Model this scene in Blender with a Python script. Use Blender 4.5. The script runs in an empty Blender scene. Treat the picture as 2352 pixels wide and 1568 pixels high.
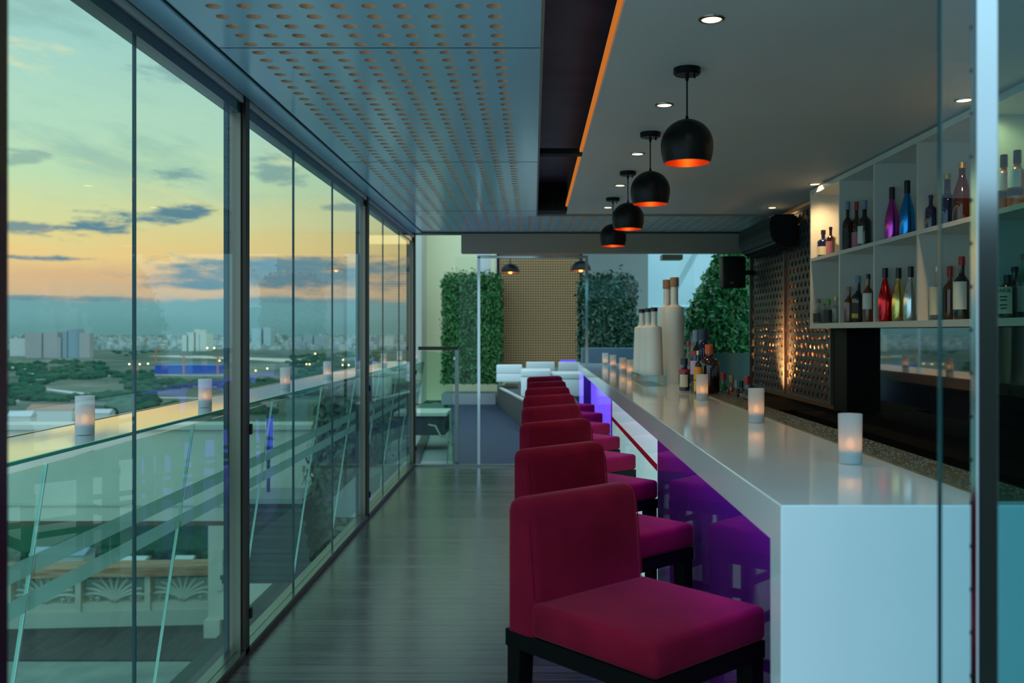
import bpy, bmesh, math, random
from mathutils import Vector, Matrix
random.seed(7)
PI = math.pi
sc = bpy.context.scene
COL = sc.collection

def S(r, g, b):
    f = lambda c: (c/255/12.92 if c/255 <= .04045 else ((c/255+.055)/1.055)**2.4)
    return (f(r), f(g), f(b))

# ------------------------------------------------------------------ camera
cd = bpy.data.cameras.new('camera')
cam = bpy.data.objects.new('camera', cd); COL.objects.link(cam)
cam.location = (0, 0, 1.5); cam.rotation_euler = (PI/2, 0, 0)
F = 2157.0
cd.sensor_width = 36; cd.lens = F/2352*36
cd.shift_x = -(1225-1176)/2352; cd.shift_y = -(784-762)/2352
cd.clip_start = .05; cd.clip_end = 20000
cd.dof.use_dof = True; cd.dof.focus_distance = 4.2; cd.dof.aperture_fstop = 3.2
sc.camera = cam

# ------------------------------------------------------------------ view + render limits
vs = sc.view_settings
vs.view_transform = 'Standard'; vs.look = 'None'; vs.gamma = 1; vs.use_curve_mapping = False
vs.exposure = 0.6
cy = sc.cycles
cy.max_bounces = 10; cy.transparent_max_bounces = 32; cy.glossy_bounces = 5; cy.diffuse_bounces = 4
cy.caustics_reflective = False; cy.caustics_refractive = False
cy.sample_clamp_indirect = 4.0
cy.use_denoising = True

# ------------------------------------------------------------------ world: dusk sky with bands of cloud
W = bpy.data.worlds.new('dusk_sky'); sc.world = W; W.use_nodes = True
nt = W.node_tree; N = nt.nodes; L = nt.links; N.clear()
def nd(t, **k):
    n = N.new(t)
    for a, b in k.items(): setattr(n, a, b)
    return n
def mth(op, a, b=None, c=None, clamp=False):
    n = nd('ShaderNodeMath', operation=op, use_clamp=clamp)
    for i, v in enumerate((a, b, c)):
        if v is None: continue
        if isinstance(v, (int, float)): n.inputs[i].default_value = v
        else: L.new(v, n.inputs[i])
    return n.outputs[0]
def mixc(f, a, b):
    n = nd('ShaderNodeMix', data_type='RGBA')
    for i, v in ((0, f), (6, a), (7, b)):
        if isinstance(v, (int, float)): n.inputs[i].default_value = v
        elif isinstance(v, tuple): n.inputs[i].default_value = (*v, 1)
        else: L.new(v, n.inputs[i])
    return n.outputs[2]
tc = nd('ShaderNodeTexCoord'); sx = nd('ShaderNodeSeparateXYZ'); L.new(tc.outputs['Generated'], sx.inputs[0])
X_, Y_, Z_ = sx.outputs
EL = mth('MULTIPLY', mth('ARCSINE', Z_), 180/PI)
AZ = mth('MULTIPLY', mth('ARCTAN2', X_, Y_), 180/PI)
cmb = nd('ShaderNodeCombineXYZ'); L.new(mth('MULTIPLY', AZ, .16), cmb.inputs[0]); L.new(mth('MULTIPLY', EL, .5), cmb.inputs[1])
nz = nd('ShaderNodeTexNoise'); nz.inputs['Scale'].default_value = 1.0; nz.inputs['Detail'].default_value = 7; nz.inputs['Roughness'].default_value = .6
L.new(cmb.outputs[0], nz.inputs['Vector'])
cmb2 = nd('ShaderNodeCombineXYZ'); L.new(mth('MULTIPLY', AZ, .09), cmb2.inputs[0]); L.new(mth('ADD', mth('MULTIPLY', EL, .33), mth('MULTIPLY', AZ, .06)), cmb2.inputs[1]); cmb2.inputs[2].default_value = 4.3
nz2 = nd('ShaderNodeTexNoise'); nz2.inputs['Scale'].default_value = 1.0; nz2.inputs['Detail'].default_value = 8; nz2.inputs['Roughness'].default_value = .62
L.new(cmb2.outputs[0], nz2.inputs['Vector'])
cmb3 = nd('ShaderNodeCombineXYZ'); L.new(mth('MULTIPLY', AZ, .42), cmb3.inputs[0]); L.new(mth('MULTIPLY', EL, 1.7), cmb3.inputs[1]); cmb3.inputs[2].default_value = 9.1
nz3 = nd('ShaderNodeTexNoise'); nz3.inputs['Scale'].default_value = 1.0; nz3.inputs['Detail'].default_value = 8; nz3.inputs['Roughness'].default_value = .65
L.new(cmb3.outputs[0], nz3.inputs['Vector'])
ELw = mth('ADD', EL, mth('MULTIPLY', mth('SUBTRACT', nz.outputs[0], .5), 1.6))
ramp = nd('ShaderNodeValToRGB'); ramp.color_ramp.interpolation = 'EASE'
stops = [(-2, (70, 112, 112)), (0, (82, 126, 128)), (1.3, (94, 138, 142)), (1.75, (97, 138, 144)), (2.05, (178, 156, 128)),
         (2.9, (192, 158, 120)), (4.2, (209, 178, 120)), (5.2, (201, 184, 126)), (6.6, (188, 190, 140)), (9, (166, 193, 158)),
         (11.5, (157, 190, 168)), (16, (142, 182, 174)), (20, (140, 178, 172)), (30, (125, 170, 178)), (40, (110, 165, 185))]
cr = ramp.color_ramp
while len(cr.elements) < len(stops): cr.elements.new(.5)
for e, (p, c) in zip(cr.elements, stops): e.position = (p+2)/42; e.color = (*S(*c), 1)
L.new(mth('DIVIDE', mth('ADD', ELw, 2), 42, clamp=True), ramp.inputs[0])
col = ramp.outputs[0]
# soft high cloud, grey-green and cream
hi = nd('ShaderNodeMapRange', interpolation_type='SMOOTHSTEP'); L.new(nz2.outputs[0], hi.inputs[0])
hi.inputs[1].default_value = .50; hi.inputs[2].default_value = .72
hi_m = mth('MULTIPLY', hi.outputs[0], mth('MULTIPLY', mth('SUBTRACT', EL, 6.0), .2, clamp=True))
col = mixc(mth('MULTIPLY', hi_m, .85), col, S(122, 158, 152))
lo = nd('ShaderNodeMapRange', interpolation_type='SMOOTHSTEP'); L.new(nz2.outputs[0], lo.inputs[0])
lo.inputs[1].default_value = .46; lo.inputs[2].default_value = .30
lo_m = mth('MULTIPLY', lo.outputs[0], mth('MULTIPLY', mth('SUBTRACT', EL, 5.0), .15, clamp=True))
col = mixc(mth('MULTIPLY', lo_m, .8), col, S(215, 203, 148))
# named banks of dark cloud: azimuth, elevation, half width, half height, tilt, strength
def bank(px, py, hw, hh, tilt=0.0, k=1.0, na=4.2):
    global col
    a0 = math.degrees(math.atan((px-1225)/F)); cz = math.cos(math.radians(a0))
    e0 = math.degrees(math.atan((762-py)/F*cz))
    wa = math.degrees(hw/F)*cz*cz; we = math.degrees(hh/F)*cz
    da = mth('SUBTRACT', AZ, a0)
    de = mth('SUBTRACT', mth('SUBTRACT', EL, e0), mth('MULTIPLY', da, tilt))
    r2 = mth('ADD', mth('POWER', mth('ABSOLUTE', mth('DIVIDE', da, wa)), 2.0), mth('POWER', mth('ABSOLUTE', mth('DIVIDE', de, we)), 2.0))
    v = mth('ADD', mth('SUBTRACT', .75, mth('MULTIPLY', r2, .8)), mth('ADD', mth('MULTIPLY', mth('SUBTRACT', nz.outputs[0], .5), 2.0), mth('MULTIPLY', mth('SUBTRACT', nz3.outputs[0], .5), na)))
    mr = nd('ShaderNodeMapRange', interpolation_type='SMOOTHSTEP'); L.new(v, mr.inputs[0]); mr.inputs[1].default_value = -.15; mr.inputs[2].default_value = .9
    col = mixc(mth('MULTIPLY', mr.outputs[0], k), col, S(82, 118, 132))
bank(250, 516, 105, 34, .12); bank(405, 488, 100, 28, .22); bank(60, 525, 70, 20, 0, .85); bank(90, 592, 110, 8)
bank(740, 630, 480, 48, .0, .95, 2.4); bank(660, 606, 360, 16, .02, .9, 2.6); bank(500, 656, 300, 10, 0, .9, 2.6); bank(700, 690, 300, 8, 0, .5); bank(150, 685, 240, 7, 0, .7); bank(400, 410, 80, 24, 0, .6)
bank(640, 390, 70, 45, 0, .6); bank(790, 475, 60, 12, 0, .6); bank(40, 360, 70, 22, 0, .5); bank(420, 160, 130, 45, -.1, .45)
# blue dusk behind the camera and overhead
zen = nd('ShaderNodeMapRange', interpolation_type='SMOOTHSTEP'); L.new(EL, zen.inputs[0]); zen.inputs[1].default_value = 24; zen.inputs[2].default_value = 60
col = mixc(zen.outputs[0], col, (.62, .86, .92))
fr = nd('ShaderNodeMapRange', interpolation_type='SMOOTHSTEP'); L.new(Y_, fr.inputs[0]); fr.inputs[1].default_value = .02; fr.inputs[2].default_value = -.45
up = nd('ShaderNodeMapRange', interpolation_type='SMOOTHSTEP'); L.new(Z_, up.inputs[0]); up.inputs[1].default_value = .05; up.inputs[2].default_value = .6
rear = mixc(up.outputs[0], (.36, .60, .74), (.72, 1.22, 1.5))
col = mixc(fr.outputs[0], col, rear)
bg = nd('ShaderNodeBackground'); L.new(col, bg.inputs[0]); bg.inputs[1].default_value = 1.0
wo = nd('ShaderNodeOutputWorld'); L.new(bg.outputs[0], wo.inputs[0])

# ------------------------------------------------------------------ materials
def mat(name, color=(.5, .5, .5), rough=.5, metal=0.0, spec=.5, coat=0.0, emis=None, estr=0.0, sheen=0.0, ior=1.5):
    m = bpy.data.materials.new(name); m.use_nodes = True
    b = m.node_tree.nodes['Principled BSDF']
    b.inputs['Base Color'].default_value = (*color, 1); b.inputs['Roughness'].default_value = rough
    b.inputs['Metallic'].default_value = metal; b.inputs['Specular IOR Level'].default_value = spec
    b.inputs['Coat Weight'].default_value = coat; b.inputs['Coat Roughness'].default_value = .05
    b.inputs['IOR'].default_value = ior
    if emis: b.inputs['Emission Color'].default_value = (*emis, 1); b.inputs['Emission Strength'].default_value = estr
    if sheen: b.inputs['Sheen Weight'].default_value = sheen; b.inputs['Sheen Roughness'].default_value = .35
    return m
def vary(m, c1, c2, scale=(1, 1, 1), nscale=5, detail=4, lo=.35, hi=.65, bump=0.0, rr=None, obj=True):
    """noise between two colours, optional bump and roughness range"""
    t = m.node_tree; n = t.nodes; l = t.links; b = n['Principled BSDF']
    tc = n.new('ShaderNodeTexCoord'); mp = n.new('ShaderNodeMapping'); mp.inputs['Scale'].default_value = scale
    l.new(tc.outputs['Object' if obj else 'Generated'], mp.inputs[0])
    nz = n.new('ShaderNodeTexNoise'); nz.inputs['Scale'].default_value = nscale; nz.inputs['Detail'].default_value = detail
    l.new(mp.outputs[0], nz.inputs['Vector'])
    r = n.new('ShaderNodeValToRGB'); r.color_ramp.elements[0].position = lo; r.color_ramp.elements[1].position = hi
    r.color_ramp.elements[0].color = (*c1, 1); r.color_ramp.elements[1].color = (*c2, 1)
    l.new(nz.outputs[0], r.inputs[0]); l.new(r.outputs[0], b.inputs['Base Color'])
    if bump:
        bp = n.new('ShaderNodeBump'); bp.inputs['Strength'].default_value = bump; bp.inputs['Distance'].default_value = .01
        l.new(nz.outputs[0], bp.inputs['Height']); l.new(bp.outputs[0], b.inputs['Normal'])
    if rr:
        mr = n.new('ShaderNodeMapRange'); mr.inputs[3].default_value = rr[0]; mr.inputs[4].default_value = rr[1]
        l.new(nz.outputs[0], mr.inputs[0]); l.new(mr.outputs[0], b.inputs['Roughness'])
    return m
def glass(name, tint, gloss=1.0, rough=0.0, ior=1.5, diff=0.0, dcol=(.8, .8, .8)):
    """thin architectural glass: tinted see-through mixed with a fresnel reflection"""
    m = bpy.data.materials.new(name); m.use_nodes = True
    t = m.node_tree; n = t.nodes; l = t.links; n.clear()
    o = n.new('ShaderNodeOutputMaterial'); tr = n.new('ShaderNodeBsdfTransparent'); tr.inputs[0].default_value = (*tint, 1)
    gl = n.new('ShaderNodeBsdfGlossy'); gl.inputs['Roughness'].default_value = rough; gl.inputs[0].default_value = (gloss, gloss, gloss, 1)
    fz = n.new('ShaderNodeFresnel'); fz.inputs[0].default_value = ior
    mx = n.new('ShaderNodeMixShader'); ge = n.new('ShaderNodeNewGeometry')
    fb = n.new('ShaderNodeMath'); fb.operation = 'SUBTRACT'; fb.inputs[0].default_value = 1; l.new(ge.outputs['Backfacing'], fb.inputs[1])
    fm = n.new('ShaderNodeMath'); fm.operation = 'MULTIPLY'; l.new(fb.outputs[0], fm.inputs[0]); l.new(fz.outputs[0], fm.inputs[1])
    l.new(fm.outputs[0], mx.inputs[0])
    src = tr.outputs[0]
    if diff:
        df = n.new('ShaderNodeBsdfDiffuse'); df.inputs[0].default_value = (*dcol, 1)
        tl = n.new('ShaderNodeBsdfTranslucent'); tl.inputs[0].default_value = (*dcol, 1)
        m1 = n.new('ShaderNodeMixShader'); m1.inputs[0].default_value = .5; l.new(df.outputs[0], m1.inputs[1]); l.new(tl.outputs[0], m1.inputs[2])
        m2 = n.new('ShaderNodeMixShader'); m2.inputs[0].default_value = diff; l.new(tr.outputs[0], m2.inputs[1]); l.new(m1.outputs[0], m2.inputs[2])
        src = m2.outputs[0]
    l.new(src, mx.inputs[1]); l.new(gl.outputs[0], mx.inputs[2]); l.new(mx.outputs[0], o.inputs[0])
    return m
def emit(name, color, strength):
    m = bpy.data.materials.new(name); m.use_nodes = True
    t = m.node_tree; n = t.nodes; n.clear()
    e = n.new('ShaderNodeEmission'); e.inputs[0].default_value = (*color, 1); e.inputs[1].default_value = strength
    o = n.new('ShaderNodeOutputMaterial'); t.links.new(e.outputs[0], o.inputs[0])
    return m

M = {}
M['pane'] = glass('window_glass', (.955, .985, .978), ior=1.32)
M['pane_edge'] = mat('glass_edge_dark', (.006, .05, .055), .15)
M['rail_glass'] = glass('balustrade_glass', (.76, .90, .84), gloss=.7, ior=1.28)
M['rail_edge'] = mat('balustrade_glass_edge', (.55, .78, .68), .2)
M['frost'] = glass('frosted_film', (.35, .5, .46), gloss=.3, diff=.8, dcol=(.50, .78, .70))
M['door_glass'] = glass('door_glass', (.95, .985, .985), ior=1.4)
M['dark_glass'] = glass('tinted_glass', (.48, .74, .75), ior=1.5)
M['acrylic'] = glass('clear_acrylic', (.82, .9, .9), ior=1.5, diff=.12)
M['green_edge'] = mat('green_glass_edge', (.02, .50, .33), .3)
M['ledge'] = mat('ledge_glass', (.30, .40, .34), .04, spec=1.0, coat=1.0)
M['steel'] = mat('brushed_steel', (.30, .30, .28), .28, 1.0)
M['steel_dark'] = mat('dark_bronze_steel', (.05, .035, .024), .4, .7)
M['chrome'] = mat('polished_chrome', (.55, .57, .55), .10, 1.0)
M['black_metal'] = mat('matte_black_metal', (.005, .005, .005), .38, 0, .22)
M['black'] = mat('black_plastic', (.006, .007, .007), .4, spec=.25)
M['black_soft'] = mat('black_paint', (.008, .009, .009), .6, spec=.15)
M['white'] = vary(mat('white_laminate', (.62, .61, .55), .35), (.60, .585, .53), (.66, .645, .585), nscale=2)
M['ceiling'] = vary(mat('white_plaster', (.55, .57, .56), .6), (.60, .61, .59), (.66, .665, .65), nscale=.8)
M['panel'] = vary(mat('satin_ceiling_panel', (.5, .58, .64), .16, spec=.6), (.42, .69, .83), (.47, .74, .88), nscale=.7, rr=(.12, .2))
M['hole'] = mat('routed_board_edge', (.62, .40, .26), .6)
M['trim_blue'] = mat('painted_edge_trim', (.36, .64, .80), .25)
M['recess'] = vary(mat('dark_blue_lining', (.03, .04, .07), .5), (.03, .045, .09), (.06, .08, .15), nscale=3)
M['led_orange'] = emit('orange_led', (1, .28, .04), .36)
M['led_warm'] = emit('warm_led', (1, .55, .25), 14)
M['led_violet'] = emit('violet_led', (.18, .02, 1), 1.5)
M['violet_panel'] = mat('violet_lit_panel', (.1, .06, .5), .12, emis=(.17, .09, 1), estr=.6)
M['down'] = emit('downlight_lens', (1, .74, .38), 3.0)
M['bulb'] = emit('pendant_bulb', (1, .35, .06), 5)
M['flame'] = emit('candle_flame', (1, .33, .06), 4)
M['quartz'] = vary(mat('white_quartz', (.74, .77, .79), .09, spec=.55, coat=.35), (.82, .84, .85), (.88, .89, .90), nscale=1.6, detail=8)
M['purple'] = mat('purple_back_painted_glass', (.17, .02, .19), .03, spec=.5)
M['purple_wall'] = mat('purple_return', (.05, .01, .10), .2)
M['teal_panel'] = mat('pale_teal_glass_added_glow', (.42, .62, .61), .04, spec=.7, coat=1.0, emis=(.42, .72, .70), estr=.8)  # emission added to brighten the panel where the worktop shades it
M['red'] = mat('red_stripe', (.65, .008, .015), .25)
M['frost_candle'] = glass('frosted_candle_glass', (.55, .62, .66), gloss=.25, rough=.4, ior=1.25, diff=.62, dcol=(.97, .97, .97))
M['tealight'] = mat('tealight_base', (.70, .74, .78), .5)
M['frost_bottle'] = mat('frosted_white_bottle', (.74, .75, .70), .38, spec=.4)
M['cork'] = mat('wooden_stopper', (.32, .18, .10), .6)
M['label_ink'] = mat('dark_print', (.03, .03, .035), .5)
M['cream'] = vary(mat('cream_render', (.50, .48, .38), .8), (.46, .44, .35), (.54, .51, .41), nscale=.9)
M['cream_dark'] = mat('cream_stone', (.44, .45, .37), .7)
M['rail_wood'] = vary(mat('timber_cap', (.40, .20, .11), .5), (.30, .13, .06), (.50, .30, .18), scale=(.4, 6, 6), nscale=4)
M['terrace_deck'] = vary(mat('dark_decking', (.10, .09, .09), .6), (.04, .037, .037), (.07, .062, .06), scale=(3, .4, 1), nscale=5)
M['terrace_stone'] = vary(mat('pale_stone_paving', (.30, .33, .30), .6), (.18, .21, .195), (.26, .29, .26), nscale=2)
M['green_leaf'] = None
M['blue_deck'] = vary(mat('blue_grey_decking', (.03, .045, .08), .6, spec=.2), (.022, .035, .065), (.035, .052, .09), scale=(.5, 12, 1), nscale=6)
M['white_vinyl'] = mat('white_upholstery', (.80, .80, .77), .4)
M['grey_planter'] = mat('grey_planter', (.26, .27, .27), .6)
M['green_planter'] = mat('dark_green_wall', (.012, .05, .035), .5)
M['slate_planter'] = mat('slate_blue_wall', (.12, .19, .25), .5)
M['beige_wall'] = vary(mat('beige_painted_wall', (.60, .58, .42), .8), (.80, .72, .42), (.88, .79, .47), nscale=.5)
M['pale_wall'] = vary(mat('pale_blue_wall', (.50, .66, .66), .7), (.44, .60, .60), (.56, .71, .70), nscale=.5)
M['beam'] = mat('taupe_beam', (.27, .22, .165), .5)
M['roof_grey'] = mat('grey_roofing', (.20, .23, .22), .6)
M['dark_slate'] = mat('dark_slate_cladding', (.02, .028, .03), .5)
M['mat_rubber'] = vary(mat('bar_mat_rubber', (.05, .04, .025), .45, spec=.35), (.055, .040, .016), (.13, .10, .042), nscale=14)
M['stud'] = mat('bar_mat_stud', (.07, .06, .04), .22, spec=.9)
M['backtop'] = mat('black_stone_top', (.004, .004, .004), .8, spec=.05)
M['mirror'] = mat('black_mirror_glass', (.004, .006, .007), .02, spec=1.0, coat=1.0, ior=1.9)
M['screen'] = mat('laser_cut_metal', (.05, .056, .058), .42, .25)
M['screen_back'] = mat('copper_backing', (.34, .13, .045), .5)
M['screen_frame'] = mat('grey_screen_post', (.16, .15, .13), .45, .5)

# velvet
def velvet():
    m = mat('crimson_velvet', (.2, .012, .035), .85, spec=.04, sheen=.34)
    vary(m, (.125, .0035, .014), (.225, .0065, .025), nscale=4.5, detail=5, lo=.3, hi=.7, bump=.0)
    b = m.node_tree.nodes['Principled BSDF']; b.inputs['Sheen Tint'].default_value = (1, .22, .36, 1)
    return m
M['velvet'] = velvet()
M['ebony'] = mat('ebony_wood', (.004, .0035, .0035), .45, spec=.07)

# glossy planked floor
def floor_mat():
    m = mat('grey_plank_floor', (.1, .1, .1), .2, spec=.55)
    t = m.node_tree; n = t.nodes; l = t.links; b = n['Principled BSDF']
    tc = n.new('ShaderNodeTexCoord')
    sp = n.new('ShaderNodeSeparateXYZ'); l.new(tc.outputs['Object'], sp.inputs[0])
    dv = n.new('ShaderNodeMath'); dv.operation = 'DIVIDE'; l.new(sp.outputs[1], dv.inputs[0]); dv.inputs[1].default_value = .096
    fl = n.new('ShaderNodeMath'); fl.operation = 'FLOOR'; l.new(dv.outputs[0], fl.inputs[0])
    frc = n.new('ShaderNodeMath'); frc.operation = 'FRACT'; l.new(dv.outputs[0], frc.inputs[0])
    wn = n.new('ShaderNodeTexWhiteNoise'); wn.noise_dimensions = '1D'; l.new(fl.outputs[0], wn.inputs['W'])
    mp = n.new('ShaderNodeMapping'); mp.inputs['Scale'].default_value = (1.2, 45, 1); l.new(tc.outputs['Object'], mp.inputs[0])
    nz = n.new('ShaderNodeTexNoise'); nz.inputs['Scale'].default_value = 2.2; nz.inputs['Detail'].default_value = 5; l.new(mp.outputs[0], nz.inputs['Vector'])
    ad = n.new('ShaderNodeMath'); ad.operation = 'MULTIPLY_ADD'; l.new(wn.outputs[0], ad.inputs[0]); ad.inputs[1].default_value = .35; l.new(nz.outputs[0], ad.inputs[2])
    r = n.new('ShaderNodeValToRGB'); r.color_ramp.elements[0].position = .35; r.color_ramp.elements[1].position = .95
    r.color_ramp.elements[0].color = (.036, .042, .045, 1); r.color_ramp.elements[1].color = (.105, .112, .110, 1)
    l.new(ad.outputs[0], r.inputs[0])
    gp = n.new('ShaderNodeMath'); gp.operation = 'LESS_THAN'; l.new(frc.outputs[0], gp.inputs[0]); gp.inputs[1].default_value = .07
    mx = n.new('ShaderNodeMix'); mx.data_type = 'RGBA'; l.new(gp.outputs[0], mx.inputs[0]); l.new(r.outputs[0], mx.inputs[6]); mx.inputs[7].default_value = (.008, .009, .009, 1)
    l.new(mx.outputs[2], b.inputs['Base Color'])
    mr = n.new('ShaderNodeMapRange'); l.new(ad.outputs[0], mr.inputs[0]); mr.inputs[3].default_value = .10; mr.inputs[4].default_value = .26
    l.new(mr.outputs[0], b.inputs['Roughness'])
    bp = n.new('ShaderNodeBump'); bp.inputs['Strength'].default_value = .12; bp.inputs['Distance'].default_value = .004
    l.new(ad.outputs[0], bp.inputs['Height']); l.new(bp.outputs[0], b.inputs['Normal'])
    return m
M['floor'] = floor_mat()

def leaf_mat(name, c1, c2):
    m = mat(name, c1, .35, spec=.5)
    vary(m, c1, c2, nscale=9, detail=3, lo=.3, hi=.7)
    return m
M['leaf'] = leaf_mat('hedge_leaf', (.012, .075, .015), (.05, .21, .035))
M['leaf_dark'] = leaf_mat('dark_hedge_leaf', (.012, .045, .022), (.035, .10, .05))
M['leaf_bright'] = leaf_mat('bright_hedge_leaf', (.01, .09, .025), (.035, .26, .06))
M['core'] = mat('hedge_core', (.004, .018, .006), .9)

# ------------------------------------------------------------------ mesh helpers
def box(bm, x0, x1, y0, y1, z0, z1):
    v = [bm.verts.new(p) for p in ((x0,y0,z0),(x1,y0,z0),(x1,y1,z0),(x0,y1,z0),(x0,y0,z1),(x1,y0,z1),(x1,y1,z1),(x0,y1,z1))]
    fs = [bm.faces.new([v[i] for i in q]) for q in ((3,2,1,0),(4,5,6,7),(0,1,5,4),(1,2,6,5),(2,3,7,6),(3,0,4,7))]
    return v, fs
def nb(): return bmesh.new()
def bxm(x0, x1, y0, y1, z0, z1, bevel=0, seg=2):
    bm = nb(); box(bm, x0, x1, y0, y1, z0, z1)
    if bevel: bmesh.ops.bevel(bm, geom=bm.edges[:], offset=bevel, segments=seg, affect='EDGES', profile=.5)
    return bm
def prism(bm, pts, axis, a, b):
    """extrude 2-D outline along axis ('x','y','z')"""
    def P(p, t):
        return {'x': (t, p[0], p[1]), 'y': (p[0], t, p[1]), 'z': (p[0], p[1], t)}[axis]
    A = [bm.verts.new(P(p, a)) for p in pts]; B = [bm.verts.new(P(p, b)) for p in pts]
    n = len(pts)
    bm.faces.new(A[::-1]); bm.faces.new(B)
    for i in range(n): bm.faces.new((A[i], A[(i+1) % n], B[(i+1) % n], B[i]))
def lathe(bm, prof, cx=0, cy=0, cz=0, seg=24, close=False):
    rings = []
    for r, z in prof:
        if r < 1e-5: rings.append([bm.verts.new((cx, cy, cz+z))])
        else: rings.append([bm.verts.new((cx+r*math.cos(2*PI*i/seg), cy+r*math.sin(2*PI*i/seg), cz+z)) for i in range(seg)])
    for a, b in zip(rings, rings[1:]):
        if len(a) == 1 and len(b) == 1: continue
        for i in range(seg):
            j = (i+1) % seg
            if len(a) == 1: bm.faces.new((a[0], b[j], b[i]))
            elif len(b) == 1: bm.faces.new((a[i], a[j], b[0]))
            else: bm.faces.new((a[i], a[j], b[j], b[i]))
def tube(bm, pts, r, seg=8):
    pts = [Vector(p) for p in pts]; rings = []
    for i, p in enumerate(pts):
        d = (pts[min(i+1, len(pts)-1)]-pts[max(i-1, 0)]).normalized()
        u = d.cross(Vector((0, 0, 1)))
        if u.length < 1e-3: u = d.cross(Vector((1, 0, 0)))
        u.normalize(); w = d.cross(u)
        rings.append([bm.verts.new(p+r*(math.cos(2*PI*k/seg)*u+math.sin(2*PI*k/seg)*w)) for k in range(seg)])
    for a, b in zip(rings, rings[1:]):
        for k in range(seg): bm.faces.new((a[k], a[(k+1) % seg], b[(k+1) % seg], b[k]))
    bm.faces.new(rings[0][::-1]); bm.faces.new(rings[-1])
def obj(name, bm, m, parent=None, smooth=False, ms=None):
    bmesh.ops.recalc_face_normals(bm, faces=bm.faces[:])
    me = bpy.data.meshes.new(name); bm.to_mesh(me); bm.free()
    for mm in (ms or [m]): me.materials.append(mm)
    if smooth:
        for p in me.polygons: p.use_smooth = True
        if smooth == 'auto': me.set_sharp_from_angle(angle=math.radians(38))
    o = bpy.data.objects.new(name, me); COL.objects.link(o)
    if parent: o.parent = parent
    return o
def struct(name, bm, m, **k):
    o = obj(name, bm, m, **k); o['kind'] = 'structure'; return o
def tag(o, label, cat, group=None, kind=None):
    o['label'] = label; o['category'] = cat
    if group: o['group'] = group
    if kind: o['kind'] = kind
    return o
def thing(name, label, cat, loc=(0, 0, 0), rz=0, group=None):
    o = bpy.data.objects.new(name, None); COL.objects.link(o); o.empty_display_size = .1
    o.location = loc; o.rotation_euler = (0, 0, rz)
    return tag(o, label, cat, group)
def dup(root, loc, label, rz=None, group=None):
    r = root.copy(); COL.objects.link(r); r.location = loc
    if rz is not None: r.rotation_euler = (0, 0, rz)
    r['label'] = label
    if group: r['group'] = group
    for ch in list(root.children):
        c = ch.copy(); COL.objects.link(c); c.parent = r
        for g in ch.children:
            d = g.copy(); COL.objects.link(d); d.parent = c
    return r
def at(px, py, D): return Vector(((px-1225)*D/F, D, 1.5-(py-762)*D/F))
ORD = ['first', 'second', 'third', 'fourth', 'fifth', 'sixth', 'seventh', 'eighth', 'ninth', 'tenth', 'eleventh', 'twelfth']
def text_mesh(s, size, name, m, parent=None, loc=(0, 0, 0), rot=(0, 0, 0), depth=.0004):
    c = bpy.data.curves.new(name, 'FONT'); c.body = s; c.size = size; c.extrude = depth; c.align_x = 'CENTER'; c.align_y = 'CENTER'
    o = bpy.data.objects.new(name, c); COL.objects.link(o)
    dg = bpy.context.evaluated_depsgraph_get()
    me = bpy.data.meshes.new_from_object(o.evaluated_get(dg)); bpy.data.objects.remove(o); bpy.data.curves.remove(c)
    me.materials.clear(); me.materials.append(m)
    o = bpy.data.objects.new(name, me); COL.objects.link(o); o.location = loc; o.rotation_euler = rot
    if parent: o.parent = parent
    return o

# ================================================================== STRUCTURE
YF = 10.5                        # glazed end of the room
CZ = 2.595                       # underside of perforated ceiling
struct('floor', bxm(-1.33, 2.6, -.6, YF, -.06, 0), M['floor'])
# perforated ceiling panel: real holes through a board
def pierce(bm, x0, x1, y0, y1, z, th, cx0, pitch, nx, cy0, ny, r, seg=12, flip=None):
    """board in XY with a grid of round holes; face material 0, hole wall material 1"""
    def ring_sq(cx, cy, h):
        out = []
        for k in range(seg):
            a = 2*PI*(k+.5)/seg; c, s = math.cos(a), math.sin(a); q = max(abs(c), abs(s)); out.append((cx+h*c/q, cy+h*s/q))
        return out
    gx0 = cx0-pitch/2; gx1 = cx0+pitch*(nx-.5); gy0 = cy0-pitch/2; gy1 = cy0+pitch*(ny-.5)
    for i in range(nx):
        for j in range(ny):
            cx = cx0+i*pitch; cyy = cy0+j*pitch; h = pitch/2
            # outer ring with exact corners
            ci = [bm.verts.new((cx+r*math.cos(2*PI*(k+.5)/seg), cyy+r*math.sin(2*PI*(k+.5)/seg), z)) for k in range(seg)]
            sq = [bm.verts.new((*p, z)) for p in ring_sq(cx, cyy, h)]
            tp = [bm.verts.new((v.co.x, v.co.y, z+th)) for v in ci]
            cor = [bm.verts.new((cx+sx*h, cyy+sy*h, z)) for sx, sy in ((1,1),(-1,1),(-1,-1),(1,-1))]
            for k in range(seg):
                k2 = (k+1) % seg
                bm.faces.new((ci[k], ci[k2], sq[k2], sq[k]))
                f = bm.faces.new((ci[k], tp[k], tp[k2], ci[k2])); f.material_index = 1; f.smooth = True
                a1 = 2*PI*(k+.5)/seg; a2 = 2*PI*(k+1.5)/seg
                for q in range(4):
                    ac = PI/4+q*PI/2
                    if a1+1e-6 < ac < a2-1e-6: bm.faces.new((sq[k], sq[k2], cor[q]))
    def quad(a, b, c, d):
        if b-a > 1e-4 and d-c > 1e-4:
            bm.faces.new([bm.verts.new(p) for p in ((a,c,z),(b,c,z),(b,d,z),(a,d,z))])
    quad(x0, gx0, y0, y1); quad(gx1, x1, y0, y1); quad(gx0, gx1, y0, gy0); quad(gx0, gx1, gy1, y1)
PX0, PX1, GY = -1.215, .027, 8.86
bm = nb()
pierce(bm, PX0, PX1, 1.5, GY, CZ, .03, -1.077, .105, 10, 1.9, 66, .0265)
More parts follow.
